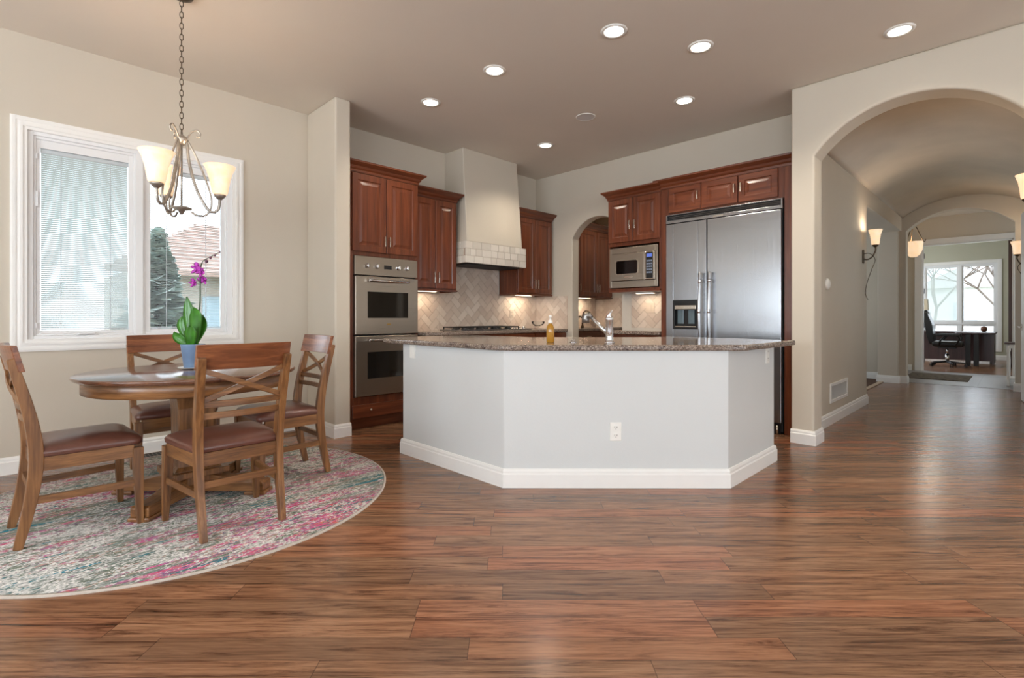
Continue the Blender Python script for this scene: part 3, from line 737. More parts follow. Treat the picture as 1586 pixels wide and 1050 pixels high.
# refrigerator
fr = thing('refrigerator', 'side-by-side stainless built-in refrigerator with water dispenser', 'refrigerator', (5.10, 2.706, 0), FACE_E)
RW = 1.165
MB().box(0.004, 0.0, 0.02, RW-0.004, 0.33, 2.185).build('refrigerator_body', M['grille_dark'], fr)
b = MB(); rect_ring(b, (0, 2.095, RW, 2.190), (0.014, 2.125, RW-0.014, 2.180), -0.032, 0.0); gr = b.build('grille_frame', M['steel'], fr, bevel=0.002)
b = MB()
for z in (2.133, 2.150, 2.166): b.bar([(0.014, -0.014, z), (RW-0.014, -0.014, z)], 0.012, 0.004, (0, 1, 0.35))
b.build('louvre', M['steel'], gr)
MB().box(0.52, -0.0345, 2.104, 0.62, -0.031, 2.116).build('badge', M['nickel'], gr)
SEAM = 0.452
for x0, x1 in ((0.008, SEAM), (SEAM+0.010, RW-0.008)):
    left = x0 < 0.1
    b = MB()
    if left: rect_ring(b, (x0, 0.11, x1, 2.085), (0.092, 0.966, 0.362, 1.266), -0.045, 0.0)
    else: b.box(x0, -0.045, 0.11, x1, 0.0, 2.085)
    dd = b.build('freezer_door' if left else 'refrigerator_door', M['steel'], fr, bevel=0.004)
    hx = SEAM-0.044 if left else SEAM+0.056
    hb = MB().tube(crom([(hx, -0.098, 0.70), (hx, -0.112, 0.95), (hx, -0.118, 1.15), (hx, -0.112, 1.36), (hx, -0.098, 1.545)], 6), 0.015, 14)
    for z in (0.76, 1.48): hb.tube([(hx, -0.042, z), (hx, -0.102, z)], 0.011)
    hd = hb.build('handle', M['steel_v'], dd)
    MB().tube([(hx, -0.1185, 1.13), (hx, -0.1185, 1.165)], 0.0175, 16).build('handle_collar', M['chrome'], hd)
    MB().tube([(hx, -0.106, 1.44), (hx, -0.104, 1.47)], 0.0175, 16).build('handle_collar', M['chrome'], hd)
    if left:
        ds = MB(); rect_ring(ds, (0.088, 0.962, 0.366, 1.270), (0.108, 0.986, 0.346, 1.215), -0.050, -0.040)
        ds.box(0.092, -0.012, 0.966, 0.362, -0.002, 1.266); ds = ds.build('dispenser', M['black'], dd, bevel=0.002)
        MB().box(0.112, -0.052, 1.172, 0.344, -0.045, 1.212).build('dispenser_panel', M['nickel'], ds, bevel=0.002)
        b = MB()
        for x in (0.165, 0.285): b.prism(round_poly([(x-0.034, -0.030), (x+0.034, -0.030), (x+0.034, -0.012), (x-0.034, -0.012)], 0.008), 1.02, 1.165, 'z')
        b.build('dispenser_paddle', plain('smoky_plastic', rgb(96, 112, 120), 0.15), ds)
        MB().box(0.112, -0.046, 0.986, 0.342, -0.012, 0.994).build('drip_tray', M['nickel'], ds)
b = MB().box(0.03, -0.005, 0.0, RW-0.02, 0.06, 0.10)
b.build('toe_grille', M['black'], fr)
MB().tube([(RW-0.05, -0.02, 0.0), (RW-0.05, -0.02, 0.085)], 0.012).build('levelling_foot', M['nickel'], fr)

# ------------------------------------------------------------------ backsplash and tiles
def clip(poly, x0, x1, z0, z1):
    def cut(P, f, g):
        out = []
        for i in range(len(P)):
            a, c = P[i], P[(i+1) % len(P)]; fa, fc_ = f(a), f(c)
            if fa >= 0: out.append(a)
            if (fa >= 0) != (fc_ >= 0):
                t_ = fa/(fa-fc_); out.append((a[0]+(c[0]-a[0])*t_, a[1]+(c[1]-a[1])*t_))
        return out
    for f in (lambda p: p[0]-x0, lambda p: x1-p[0], lambda p: p[1]-z0, lambda p: z1-p[1]):
        poly = cut(poly, f, None)
        if len(poly) < 3: return []
    return poly
def herringbone(rects, place, w_=0.078, th=0.004, gap=0.0016):
    b = MB(); rnd = random.Random(3)
    xs = [r[0] for r in rects]+[r[1] for r in rects]; zs = [r[2] for r in rects]+[r[3] for r in rects]
    cx, cz = (min(xs)+max(xs))/2, (min(zs)+max(zs))/2; rad = max(max(xs)-min(xs), max(zs)-min(zs))
    n = int(rad/w_)+3; c45 = math.sqrt(0.5)
    for i in range(-n, n):
        for j in range(-n, n):
            t_ = (i-j) % 4
            if t_ == 0: q = (i, j, i+2, j+1)
            elif t_ == 3: q = (i, j, i+1, j+2)
            else: continue
            a0, c0, a1, c1 = q[0]*w_+gap, q[1]*w_+gap, q[2]*w_-gap, q[3]*w_-gap
            pl = [((x-z)*c45+cx, (x+z)*c45+cz) for x, z in ((a0, c0), (a1, c0), (a1, c1), (a0, c1))]
            b.cur_tint = rnd.random()
            for r in rects:
                k = clip(pl, r[0]+0.001, r[1]-0.001, r[2]+0.001, r[3]-0.001)
                if len(k) >= 3:
                    m = len(k); n0 = len(b.v)
                    b.v += [place(p[0], 0, p[1]) for p in k]+[place(p[0], th, p[1]) for p in k]
                    b.face([n0+m+x for x in range(m)])
                    for x in range(m): y_ = (x+1) % m; b.face((n0+x, n0+y_, n0+m+y_, n0+m+x))
    return b
def backsplash(name, label, rects, place, grout):
    o = herringbone(rects, place).build(name, M['tile']); struct(o, label)
    grout.build('grout', M['grout'], o); return o
CT = 0.93      # wall counter height
backsplash('trim_3', 'herringbone travertine backsplash behind the cooktop', [(3.09, 3.70, CT, 1.40), (3.70, 4.68, CT, 1.78), (4.68, 5.43, CT, 1.40)], lambda x, o, z: (x, 4.944-o, z),
           MB().box(3.09, 4.944, CT, 5.44, 4.95, 1.40).box(3.70, 4.944, 1.40, 4.68, 4.95, 1.78))
backsplash('trim_4', 'herringbone travertine backsplash below the microwave', [(2.79, 3.36, CT+0.03, 1.385)], lambda x, o, z: (5.434-o, x, z),
           MB().box(5.434, 2.78, CT, 5.44, 3.49, 1.40))
MB().box(5.430, 3.36, CT, 5.4345, 3.49, 1.40).box(5.430, 2.78, CT, 5.4345, 3.36, CT+0.03).build('trim_5', M['hoodtile']); struct(bpy.data.objects['trim_5'], 'plain tile border')
backsplash('trim_6', 'herringbone travertine on the pantry back wall', [(5.59, 6.89, CT, 1.40)], lambda x, o, z: (x, 4.944-o, z), MB().box(5.58, 4.944, CT, 6.9, 4.95, 1.40))
backsplash('trim_7', 'herringbone travertine on the pantry end wall', [(3.4, 4.93, CT, 1.40)], lambda x, o, z: (6.894-o, x, z), MB().box(6.894, 3.4, CT, 6.9, 4.944, 1.40))
backsplash('trim_8', 'herringbone travertine return beside the arch', [(4.36, 4.94, CT, 1.38)], lambda x, o, z: (5.434-o, x, z), MB().box(5.434, 4.36, CT, 5.44, 4.944, 1.38))

# range hood
rh = thing('range_hood', 'beige plaster range hood with a tiled band below', 'range hood', (3.747, 4.95, 1.72))
H0 = 1.97-1.72
b = MB()
bot = [(0.03, 0.0), (0.03, -0.435), (0.953, -0.435), (0.953, 0.0)]
topp = [(0.045, 0.0), (0.045, -0.342), (0.953, -0.342), (0.953, 0.0)]
b.rings([[(x, y, H0) for x, y in bot], [(x, y, CZ-1.72) for x, y in topp]], True, True, False)
b.build('hood_body', M['wall'], rh, bevel=0.01, seg=3)
bb = MB()
bb.box(0.004, -0.450, 0.004, 1.002, -0.338, H0-0.002).box(0.004, -0.338, 0.004, 0.948, -0.03, H0-0.002)
hb = MB(); rnd = random.Random(5)
rows = 3; rhh = H0/rows
for r_ in range(rows):
    z0, z1 = r_*rhh+0.002, (r_+1)*rhh-0.002
    x = -0.06*(r_ % 2)
    while x < 1.006:
        wv = rnd.uniform(0.085, 0.15); x0, x1 = max(0.0, x+0.002), min(1.006, x+wv-0.002)
        hb.cur_tint = rnd.random()
        if x1 > x0+0.01: hb.box(x0, -0.455, z0, x1, -0.44, z1)
        x += wv
    y = -0.455+0.05*(r_ % 2)
    while y < 0:
        wv = rnd.uniform(0.085, 0.15); hb.cur_tint = rnd.random(); y1 = min(-0.001, y+wv-0.004)
        y0 = max(-0.438, y)
        if y1 > y0+0.01: hb.box(-0.001, y0, z0, 0.012, y1, z1); (y1 < -0.335) and hb.box(0.994, y0, z0, 1.007, y1, z1)
        y += wv
tb = bb.build('tile_band', M['grout'], rh); hb.build('band_tiles', M['hoodtile'], tb, bevel=0.002)
MB().box(0.06, -0.40, -0.012, 0.94, -0.04, 0.006).build('vent_insert', M['grille_dark'], rh)

# base cabinets and counters along the kitchen walls
def base_cabinet(label, loc, rotz, width, n, depth=0.55, drawer=True):
    c = thing('base_cabinet', label, 'cabinet', loc, rotz)
    MB().box(0, 0.02, 0.10, width, depth, CT-0.04).box(0, 0.08, 0, width, depth, 0.10).build('carcass', M['cherry'], c)
    wdt = width/n
    for k in range(n):
        x0, x1 = k*wdt+0.006, (k+1)*wdt-0.006
        f = MB().box(x0, 0.0, CT-0.185, x1, 0.02, CT-0.052).build('drawer', M['cherry_h'], c, bevel=0.003)
        hb_ = MB().bar([((x0+x1)/2-0.05, -0.026, CT-0.12), ((x0+x1)/2+0.05, -0.026, CT-0.12)], 0.01, 0.008, (0, 0, 1))
        for x in ((x0+x1)/2-0.042, (x0+x1)/2+0.042): hb_.bar([(x, 0.001, CT-0.12), (x, -0.026, CT-0.12)], 0.01, 0.008)
        hb_.build('handle', M['nickel'], f)
        d_ = door_mesh(x0, 0.115, x1, CT-0.20, y=0.0).build('door', M['cherry'], c)
        pull(MB(), x1-0.03 if k % 2 == 0 else x0+0.03, 0.50, 0.60, 0.0).build('handle', M['nickel'], d_)
    return c
base_cabinet('cherry base cabinet left of the cooktop, behind the island', (3.095, 4.38, 0), 0, 0.60, 1)
base_cabinet('cherry base cabinet under the cooktop', (3.70, 4.38, 0), 0, 1.10, 2)
base_cabinet('cherry base cabinet right of the cooktop, below the glass dish', (4.805, 4.38, 0), 0, 0.625, 1)
base_cabinet('cherry base cabinet below the microwave, beside the refrigerator', (5.09, 3.455, 0), FACE_E, 0.66, 1, 0.34)
base_cabinet('cherry base cabinet inside the pantry', (5.60, 4.38, 0), 0, 1.28, 2)
def counter(label, rects, bevel=0.01):
    b = MB()
    for r_ in rects: b.prism(r_, CT-0.04, CT, 'z')
    return tag(b.build('countertop', M['granite'], bevel=bevel, seg=3), label, 'countertop')
counter('granite counter along the cooktop wall', [[(3.092, 4.355), (5.438, 4.355), (5.438, 4.943), (3.092, 4.943)]])
counter('short granite counter below the microwave', [[(5.06, 2.786), (5.433, 2.786), (5.433, 3.48), (5.06, 3.48)]])
counter('granite counter inside the pantry', [[(5.585, 4.355), (6.89, 4.355), (6.89, 4.943), (5.585, 4.943)]])
# cooktop
ck = thing('cooktop', 'stainless gas cooktop with black iron grates', 'cooktop', (3.66, 4.46, CT))
MB().box(0, 0, 0, 1.16, 0.42, 0.012).build('cooktop_plate', M['steel'], ck, bevel=0.004)
for k in range(4):
    x0, x1 = 0.03+k*0.235, 0.03+k*0.235+0.225
    b = MB(); rect_ring(b, (x0, 0.032, x1, 0.046), (x0, 0.032, x1, 0.046), 0.02, 0.4)
    b = MB()
    for y in (0.03, 0.205, 0.38): b.box(x0, y, 0.034, x1, y+0.012, 0.046)
    for x in (x0, (x0+x1)/2-0.006, x1-0.012): b.box(x, 0.03, 0.034, x+0.012, 0.392, 0.046)
    for x in (x0, x1-0.012):
        for y in (0.03, 0.38): b.box(x, y, 0.012, x+0.012, y+0.012, 0.036)
    g = b.build('grate', M['black_iron'], ck)
    b = MB()
    for y in (0.12, 0.30): b.lathe([(0.045, 0.012), (0.045, 0.022), (0.03, 0.026), (0.03, 0.032), (0.002, 0.033)], (x0+x1)/2, y, 20)
    b.build('burner', M['black_iron'], ck)
for k in range(5):
    MB().lathe([(0.022, 0.012), (0.020, 0.032), (0.014, 0.036), (0.001, 0.036)], 1.06, 0.05+k*0.08, 18).build('control_knob', M['chrome'], ck)
# glass dish
gd = thing('glass_dish', 'clear footed glass dish on the counter right of the cooktop', 'bowl', (5.10, 4.60, CT))
MB().lathe([(0.001, 0.0), (0.05, 0.0), (0.05, 0.004), (0.012, 0.012), (0.012, 0.03), (0.05, 0.04), (0.085, 0.075), (0.09, 0.10), (0.086, 0.10), (0.08, 0.076), (0.045, 0.045), (0.001, 0.038)], 0, 0, 28).build('bowl', M['clear'], gd)
# pantry bar faucet lever
pf = thing('bar_faucet', 'dark pantry faucet just inside the arch', 'faucet', (6.35, 4.80, CT))
MB().lathe([(0.026, 0), (0.024, 0.02), (0.014, 0.03), (0.012, 0.16), (0.001, 0.165)], 0, 0, 18, True).tube(crom([(0, 0, 0.15), (0, -0.02, 0.23), (0, -0.09, 0.26), (0, -0.15, 0.22)], 6), 0.010).build('spout', M['bronze'], pf)
MB().tube(crom([(-0.02, 0, 0.15), (-0.07, -0.01, 0.17), (-0.12, -0.01, 0.165)], 5), 0.011).build('lever', M['bronze'], pf)
# under cabinet lights
def under_light(label, loc, rotz, w_, p):
    u = thing('under_cabinet_light', label, 'light', loc, rotz, 'lights under the wall cabinets')
    MB().box(-w_/2, -0.03, -0.014, w_/2, 0.03, 0).build('housing', M['white'], u, bevel=0.002)
    MB().box(-w_/2+0.01, -0.022, -0.0165, w_/2-0.01, 0.022, -0.0135).build('lens', M['undercab'], u)
    area_light('glow', (0, 0, -0.02), (0, 0, 0), w_*0.9, 0.04, p, WARM, u)
under_light('slim lit strip under the cabinet next to the ovens', (3.40, 4.80, 1.399), 0, 0.30, 1.5)
under_light('slim lit strip under the cabinet right of the hood', (5.02, 4.80, 1.399), 0, 0.30, 2.2)
under_light('slim lit strip under the microwave', (5.28, 3.08, 1.381), FACE_E, 0.24, 1.1)
under_light('slim lit strip under the pantry cabinet', (6.3, 4.80, 1.399), 0, 0.5, 3)

# ------------------------------------------------------------------ outlets, switches, thermostat, vents
def plate(name, label, cat, loc, rotz, w_=0.072, h=0.118, kind='outlet', lab_group=None, m='white'):
    o = thing(name, label, cat, loc, rotz, lab_group)
    p = MB().box(-w_/2, -0.006, -h/2, w_/2, 0, h/2).build('cover_plate', M[m], o, bevel=0.002)
    if kind == 'outlet':
        for z in (-0.026, 0.026):
            s_ = MB().prism(round_poly([(-0.017, z-0.015), (0.017, z-0.015), (0.017, z+0.015), (-0.017, z+0.015)], 0.008), -0.009, -0.005, 'y').build('socket', M[m], o)
            MB().box(-0.009, -0.0096, z-0.001, -0.006, -0.0085, z+0.009).box(0.006, -0.0096, z-0.001, 0.009, -0.0085, z+0.008).box(-0.002, -0.0096, z-0.010, 0.002, -0.0085, z-0.006).build('socket_slots', M['black'], s_)
    else:
        MB().box(-0.017, -0.010, -0.034, 0.017, -0.005, 0.034).build('rocker', M[m], o, bevel=0.002)
    return o
plate('wall_outlet', 'white outlet on the front face of the kitchen island', 'outlet', (2.7652-0.0, 1.8262, 0.357), R(-45))
plate('wall_outlet', 'white outlet high on the right end of the island', 'outlet', (3.975, 1.314, 0.808), 0)
plate('light_switch', 'white plate high on the left face of the island', 'switch', (2.26, 3.36, 0.828), FACE_E, 0.072, 0.118, 'switch')
plate('light_switch', 'pale switch plate on the tile below the microwave', 'switch', (5.429, 3.10, 1.20), FACE_E, 0.115, 0.118, 'switch', None, 'almond')
plate('wall_outlet', 'pale outlet on the tile under the cabinet right of the hood', 'outlet', (4.93, 4.939, 1.13), 0, m='almond')
th = thing('thermostat', 'round white thermostat on the hall wall', 'thermostat', (5.805, 1.36, 1.42))
b = MB(); b.lathe([(0.056, 0), (0.056, 0.012), (0.048, 0.022), (0.030, 0.03), (0.001, 0.031)], 0, 0, 28, True); b.v = [(p[0], -p[2], p[1]) for p in b.v]; b.build('dial', M['white'], th)
vg = thing('wall_vent', 'white wall vent low on the hall wall', 'vent', (5.927, 1.36, 0.21))
b = MB(); rect_ring(b, (0, 0, 0.74, 0.2), (0.03, 0.03, 0.71, 0.17), -0.010, 0.0); b.build('vent_frame', M['trim'], vg, bevel=0.002)
b = MB()
for k in range(26): x = 0.035+k*0.0265; b.box(x, -0.004, 0.03, x+0.008, -0.002, 0.17)
b.build('vent_louvres', M['trim'], vg); MB().box(0.03, -0.001, 0.03, 0.71, -0.0002, 0.17).build('vent_duct', M['grille_dark'], vg)
fv = thing('floor_register', 'brown floor register by the baseboard under the window', 'vent', (0.84, 4.84, 0))
b = MB(); rect_ring(b, (-0.17, -0.07, 0.17, 0.07), (-0.15, -0.05, 0.15, 0.05), 0, 0.004); b.v = [(p[0], p[2], p[1]) for p in b.v]; b.build('register_frame', M['bronze'], fv)
b = MB()
for k in range(12): x = -0.14+k*0.0255; b.box(x-0.004, -0.05, 0.0005, x+0.004, 0.05, 0.003)
b.build('register_slats', M['bronze'], fv); MB().box(-0.15, -0.05, 0.0, 0.15, 0.05, 0.0006).build('register_duct', M['grille_dark'], fv)

# ------------------------------------------------------------------ island
isl = thing('kitchen_island', 'angled kitchen island with pale grey painted sides', 'kitchen island', (3.0, 2.4, 0))
ibase = [(2.26, 3.50), (2.26, 2.333), (3.272, 1.314), (4.128, 1.314), (4.128, 2.16), (3.96, 2.16), (3.14, 2.98), (3.14, 3.50)]
MB().prism(ibase, 0, 0.876, 'z').build('island_base', M['wall_island'], isl, bevel=0.006, seg=3, world=True)
MB().sweep([(2.50, 3.50), (2.26, 3.50), (2.26, 2.333), (3.272, 1.314), (4.128, 1.314), (4.128, 1.6)], BASE).build('baseboard', M['trim'], isl, world=True)
ctop = [(2.205, 3.85), (2.205, 2.32), (3.315, 1.212), (4.27, 1.20), (4.27, 2.27), (4.0, 2.27), (3.25, 3.02), (3.25, 3.85)]
ctop = round_poly(ctop, [0.22, 0.22, 0.06, 0.03, 0.02, 0.05, 0.05, 0.02], 8)
tag(MB().prism(ctop, 0.876, 0.914, 'z').build('island_countertop', M['granite'], bevel=0.012, seg=4), 'speckled brown granite top of the kitchen island', 'countertop')
# faucet
fa = thing('kitchen_faucet', 'chrome pull-out faucet standing on the island top', 'faucet', (2.885, 1.955, 0.914), R(-45))
MB().lathe([(0.034, 0), (0.034, 0.006), (0.026, 0.012), (0.0245, 0.03), (0.0245, 0.150), (0.026, 0.152), (0.0255, 0.170), (0.018, 0.184)], 0, 0, 24, True, True).build('faucet_body', M['chrome'], fa)
sp = MB().tube([(-0.010, 0.012, 0.060), (-0.055, 0.05, 0.115), (-0.112, 0.10, 0.182)], [0.013, 0.0125, 0.012], 16)
so = sp.build('spout', M['chrome'], fa)
MB().tube([(-0.104, 0.094, 0.174), (-0.120, 0.107, 0.188), (-0.138, 0.12, 0.186), (-0.142, 0.122, 0.168), (-0.142, 0.122, 0.135)], [0.013, 0.020, 0.024, 0.026, 0.027], 18).build('spray_head', plain('satin_head', rgb(140, 134, 130), 0.3, 0.9), so)
MB().bar([(-0.016, 0.0, 0.176), (0.004, 0.0, 0.200), (0.020, 0.0, 0.222)], [0.034, 0.030, 0.018], [0.016, 0.014, 0.010], (0, 1, 0)).build('lever', M['chrome'], fa, bevel=0.004)
# air gap button
ag = thing('air_gap', 'small chrome sink button left of the island faucet', 'sink fitting', (2.79, 2.19, 0.914))
MB().lathe([(0.024, 0), (0.024, 0.004), (0.016, 0.007), (0.015, 0.016), (0.010, 0.020), (0.001, 0.020)], 0, 0, 18, True).build('button', M['chrome'], ag)
# soap bottle
sb = thing('soap_bottle', 'amber liquid soap bottle with white pump on the island', 'bottle', (2.665, 2.29, 0.914))
MB().lathe([(0.001, 0.0), (0.024, 0.0), (0.027, 0.005), (0.027, 0.085), (0.025, 0.108), (0.016, 0.124), (0.012, 0.128), (0.012, 0.136), (0.001, 0.136)], 0, 0, 24).build('bottle_body', M['amber'], sb)
pb = MB().lathe([(0.016, 0.132), (0.016, 0.152), (0.007, 0.155), (0.006, 0.172), (0.011, 0.173), (0.011, 0.188), (0.001, 0.190)], 0, 0, 18, True).build('pump_cap', M['white'], sb)
MB().tube([(0, 0, 0.182), (0.018, 0.018, 0.182), (0.026, 0.026, 0.176)], 0.0045).build('nozzle', M['white'], pb)

# ------------------------------------------------------------------ dining set
RUGZ = 0.009
rug = thing('area_rug', 'round distressed rug in ivory, pink and teal under the dining table', 'rug', (0.812, 3.598, 0))
RR = 1.16
MB().lathe([(0.001, RUGZ), (RR-0.012, RUGZ), (RR-0.012, 0.0), (0.001, 0.0)], 0, 0, 96).build('rug_pile', M['rug'], rug)
MB().lathe([(RR-0.014, 0.0), (RR-0.014, RUGZ), (RR-0.006, RUGZ), (RR, 0.005), (RR, 0.0)], 0, 0, 96).build('rug_binding', M['rug_edge'], rug)

tb = thing('dining_table', 'round brown wooden pedestal dining table on the rug', 'table', (0.822, 3.605, RUGZ))
TZ = 0.755
MB().lathe([(0.001, TZ-0.028), (0.56, TZ-0.028), (0.572, TZ-0.022), (0.580, TZ-0.010), (0.578, TZ-0.003), (0.572, TZ), (0.001, TZ)], 0, 0, 96).build('tabletop', M['tabletop'], tb)
MB().lathe([(0.53, TZ-0.028), (0.536, TZ-0.034), (0.536, TZ-0.098), (0.526, TZ-0.102), (0.505, TZ-0.102), (0.505, TZ-0.028)], 0, 0, 80).build('apron', M['oak_ring'], tb)
def sq(w_, z): return [(-w_, -w_, z), (w_, -w_, z), (w_, w_, z), (-w_, w_, z)]
b = MB().rings([sq(0.165, TZ-0.102), sq(0.165, TZ-0.115), sq(0.125, TZ-0.125), sq(0.108, TZ-0.16), sq(0.10, TZ-0.22), sq(0.098, TZ-0.40), sq(0.104, 0.19), sq(0.125, 0.165)], smooth=False)
b.box(-0.16, -0.16, 0.13, 0.16, 0.16, 0.165).box(-0.13, -0.13, 0.08, 0.13, 0.13, 0.13)
ped = b.build('pedestal', M['oak'], tb, bevel=0.004)
for k in range(4):
    a = R(45+90*k); ca, sa_ = math.cos(a), math.sin(a)
    b = MB()
    prof = [(0.05, 0.022), (0.05, 0.125), (0.14, 0.125), (0.30, 0.085), (0.36, 0.080), (0.44, 0.080), (0.455, 0.070), (0.455, 0.022)]
    n0 = 0; b.prism(prof, -0.05, 0.05, 'y'); b.box(0.34, -0.058, 0.0, 0.465, 0.058, 0.022)
    b.build('foot', M['oak_h'], tb, bevel=0.005).rotation_euler = (0, 0, a)

def make_chair(label, loc, rotz):
    """origin on the floor under the seat; faces local +y"""
    c = thing('dining_chair', label, 'chair', loc, rotz, 'cross-back dining chairs around the table')
    ft = [(s*0.232, 0.215) for s in (-1, 1)]
    for s in (-1, 1):
        MB().bar([(s*0.222, 0.206, 0.40), (s*0.222, 0.206, 0.33), (s*0.232, 0.215, 0.0)], [0.046, 0.046, 0.028], [0.046, 0.046, 0.028]).build('leg', M['oak'], c, bevel=0.003)
    for s in (-1, 1):
        path = crom([(s*0.187, -0.245, 0.0), (s*0.190, -0.200, 0.22), (s*0.193, -0.182, 0.42), (s*0.197, -0.205, 0.62), (s*0.203, -0.268, 0.888)], 5)
        n = len(path); ws = [0.030+0.006*min(1, i/(n*0.4)) for i in range(n)]; ds = [0.034+0.020*math.sin(PI*min(1, i/(n-1))) for i in range(n)]
        MB().bar(path, ws, ds).build('back_post', M['oak'], c, bevel=0.003)
    def ypost(z): # front face depth of the back posts at height z
        pts = [(0.0, -0.245), (0.22, -0.200), (0.42, -0.182), (0.62, -0.205), (0.888, -0.268), (0.96, -0.285)]
        for (z0, y0), (z1, y1) in zip(pts, pts[1:]):
            if z <= z1: return y0+(y1-y0)*(z-z0)/(z1-z0)
        return pts[-1][1]
    def curve(x, depth, half=0.22): return -depth*(1-(x/half)**2)
    # top rail, gently bowed
    b = MB(); rings = []
    for i in range(13):
        x = -0.222+0.444*i/12; rg = []
        zt = 0.950; zb = 0.826
        for z, o in ((zb, 0.004), (zt, 0.004), (zt, 0.028), (zb, 0.028)): rg.append((x, ypost(z)+o+curve(x, 0.030, 0.222)+0.006, z))
        rings.append(rg)
    b.rings(rings, smooth=False); b.build('top_rail', M['oak_rail'], c, bevel=0.003)
    for z in (0.655, 0.598):
        b = MB(); rings = []
        for i in range(9):
            x = -0.188+0.376*i/8; y = ypost(z)+curve(x, 0.020, 0.188)
            rings.append([(x, y-0.008, z-0.016), (x, y+0.008, z-0.016), (x, y+0.008, z+0.016), (x, y-0.008, z+0.016)])
        b.rings(rings, smooth=False); b.build('back_slat', M['oak_h'], c, bevel=0.002)
    for s in (-1, 1):
        pts = []
        for i in range(9):
            f = i/8; x = s*(-0.186+0.372*f); z = 0.672+(0.822-0.672)*f
            pts.append((x, ypost(z)+curve(x, 0.022, 0.19)+s*0.004, z))
        MB().bar(pts, 0.026, 0.014, (0, 0, 1)).build('cross_brace', M['oak_h'], c, bevel=0.002)
    # seat frame
    for hw, yy in ((0.205, 0.208), (0.18, -0.180)): MB().bar([(-hw, yy, 0.383), (hw, yy, 0.383)], 0.066, 0.024, (0, 0, 1)).build('seat_rail', M['oak_h'], c, bevel=0.003)
    for s in (-1, 1): MB().bar([(s*0.194, -0.165, 0.383), (s*0.222, 0.19, 0.383)], 0.066, 0.024, (0, 0, 1)).build('seat_rail', M['oak_y'], c, bevel=0.003)
    # cushion
    def outline(ins, z): return [(x, y, z) for x, y in round_poly([(-0.208+ins, -0.190+ins), (0.208-ins, -0.190+ins), (0.243-ins, 0.232-ins), (-0.243+ins, 0.232-ins)], 0.05, 5)]
    MB().rings([outline(0.004, 0.416), outline(0.0, 0.420), outline(-0.002, 0.440), outline(0.010, 0.456), outline(0.045, 0.472), outline(0.10, 0.482), outline(0.16, 0.486)]).build('seat_cushion', M['leather'], c)
    for s in (-1, 1):
        MB().bar([(s*0.190, -0.196, 0.215), (s*0.226, 0.208, 0.215)], 0.034, 0.020, (0, 0, 1)).build('stretcher', M['oak_y'], c, bevel=0.002)
    MB().bar([(-0.18, -0.196, 0.262), (0.18, -0.196, 0.262)], 0.034, 0.020, (0, 0, 1)).build('stretcher', M['oak_h'], c, bevel=0.002)
    return c
ch = make_chair('cross-back wooden dining chair nearest the camera, its back turned to it', (0.845, 3.01, RUGZ), R(3))
dup(ch, (0.275, 3.485, RUGZ), R(-90+3), 'cross-back wooden dining chair seen side-on at the left edge, brown leather seat in full view')
dup(ch, (0.83, 4.225, RUGZ), R(180), 'cross-back wooden dining chair against the window wall, behind the orchid pot')
dup(ch, (1.355, 3.61, RUGZ), R(90), 'cross-back wooden dining chair right of the table, next to the beige wall end')

# orchid and saucer
sc = thing('saucer', 'white saucer under the blue flower pot', 'saucer', (0.838, 3.684, TZ+RUGZ))
MB().lathe([(0.001, 0.0), (0.05, 0.0), (0.082, 0.010), (0.084, 0.013), (0.05, 0.005), (0.001, 0.004)], 0, 0, 32).build('dish', M['white'], sc)
orc = thing('potted_orchid', 'magenta orchid in a blue pot on the dining table', 'plant', (0.838, 3.684, TZ+RUGZ+0.0055), R(-45))
PZ = 0.150
MB().lathe([(0.001, 0.0), (0.046, 0.0), (0.050, 0.004), (0.068, PZ-0.004), (0.069, PZ), (0.064, PZ), (0.060, PZ-0.02), (0.001, PZ-0.02)], 0, 0, 36).build('flower_pot', M['bluepot'], orc)
MB().lathe([(0.061, PZ-0.018), (0.03, PZ-0.012), (0.001, PZ-0.010)], 0, 0, 20).build('bark', M['soil'], orc)
def leaf(b, path, w_):
    P = crom(path, 6); n = len(P); rings = []
    for i, p in enumerate(P):
        t_ = (P[min(i+1, n-1)]-P[max(i-1, 0)]).normalized(); f = i/(n-1)
        wd = w_*(0.35+0.65*math.sin(PI*min(1, f*0.62+0.12)))*(1 if f < 0.6 else max(0.06, 1-((f-0.6)/0.4)**1.6))*1.18
        side = t_.cross(Vector((0, -1, 0.2)))
        if side.length < 0.2: side = Vector((1, 0, 0))
        side.normalize(); nn = side.cross(t_)
        rings.append([p-side*wd+nn*0.007, p-side*wd*0.5-nn*0.001, p-nn*0.005, p+side*wd*0.5-nn*0.001, p+side*wd+nn*0.007, p+side*wd*0.5+nn*0.0015, p-nn*0.002, p-side*wd*0.5+nn*0.0015])
    b.rings(rings); return b
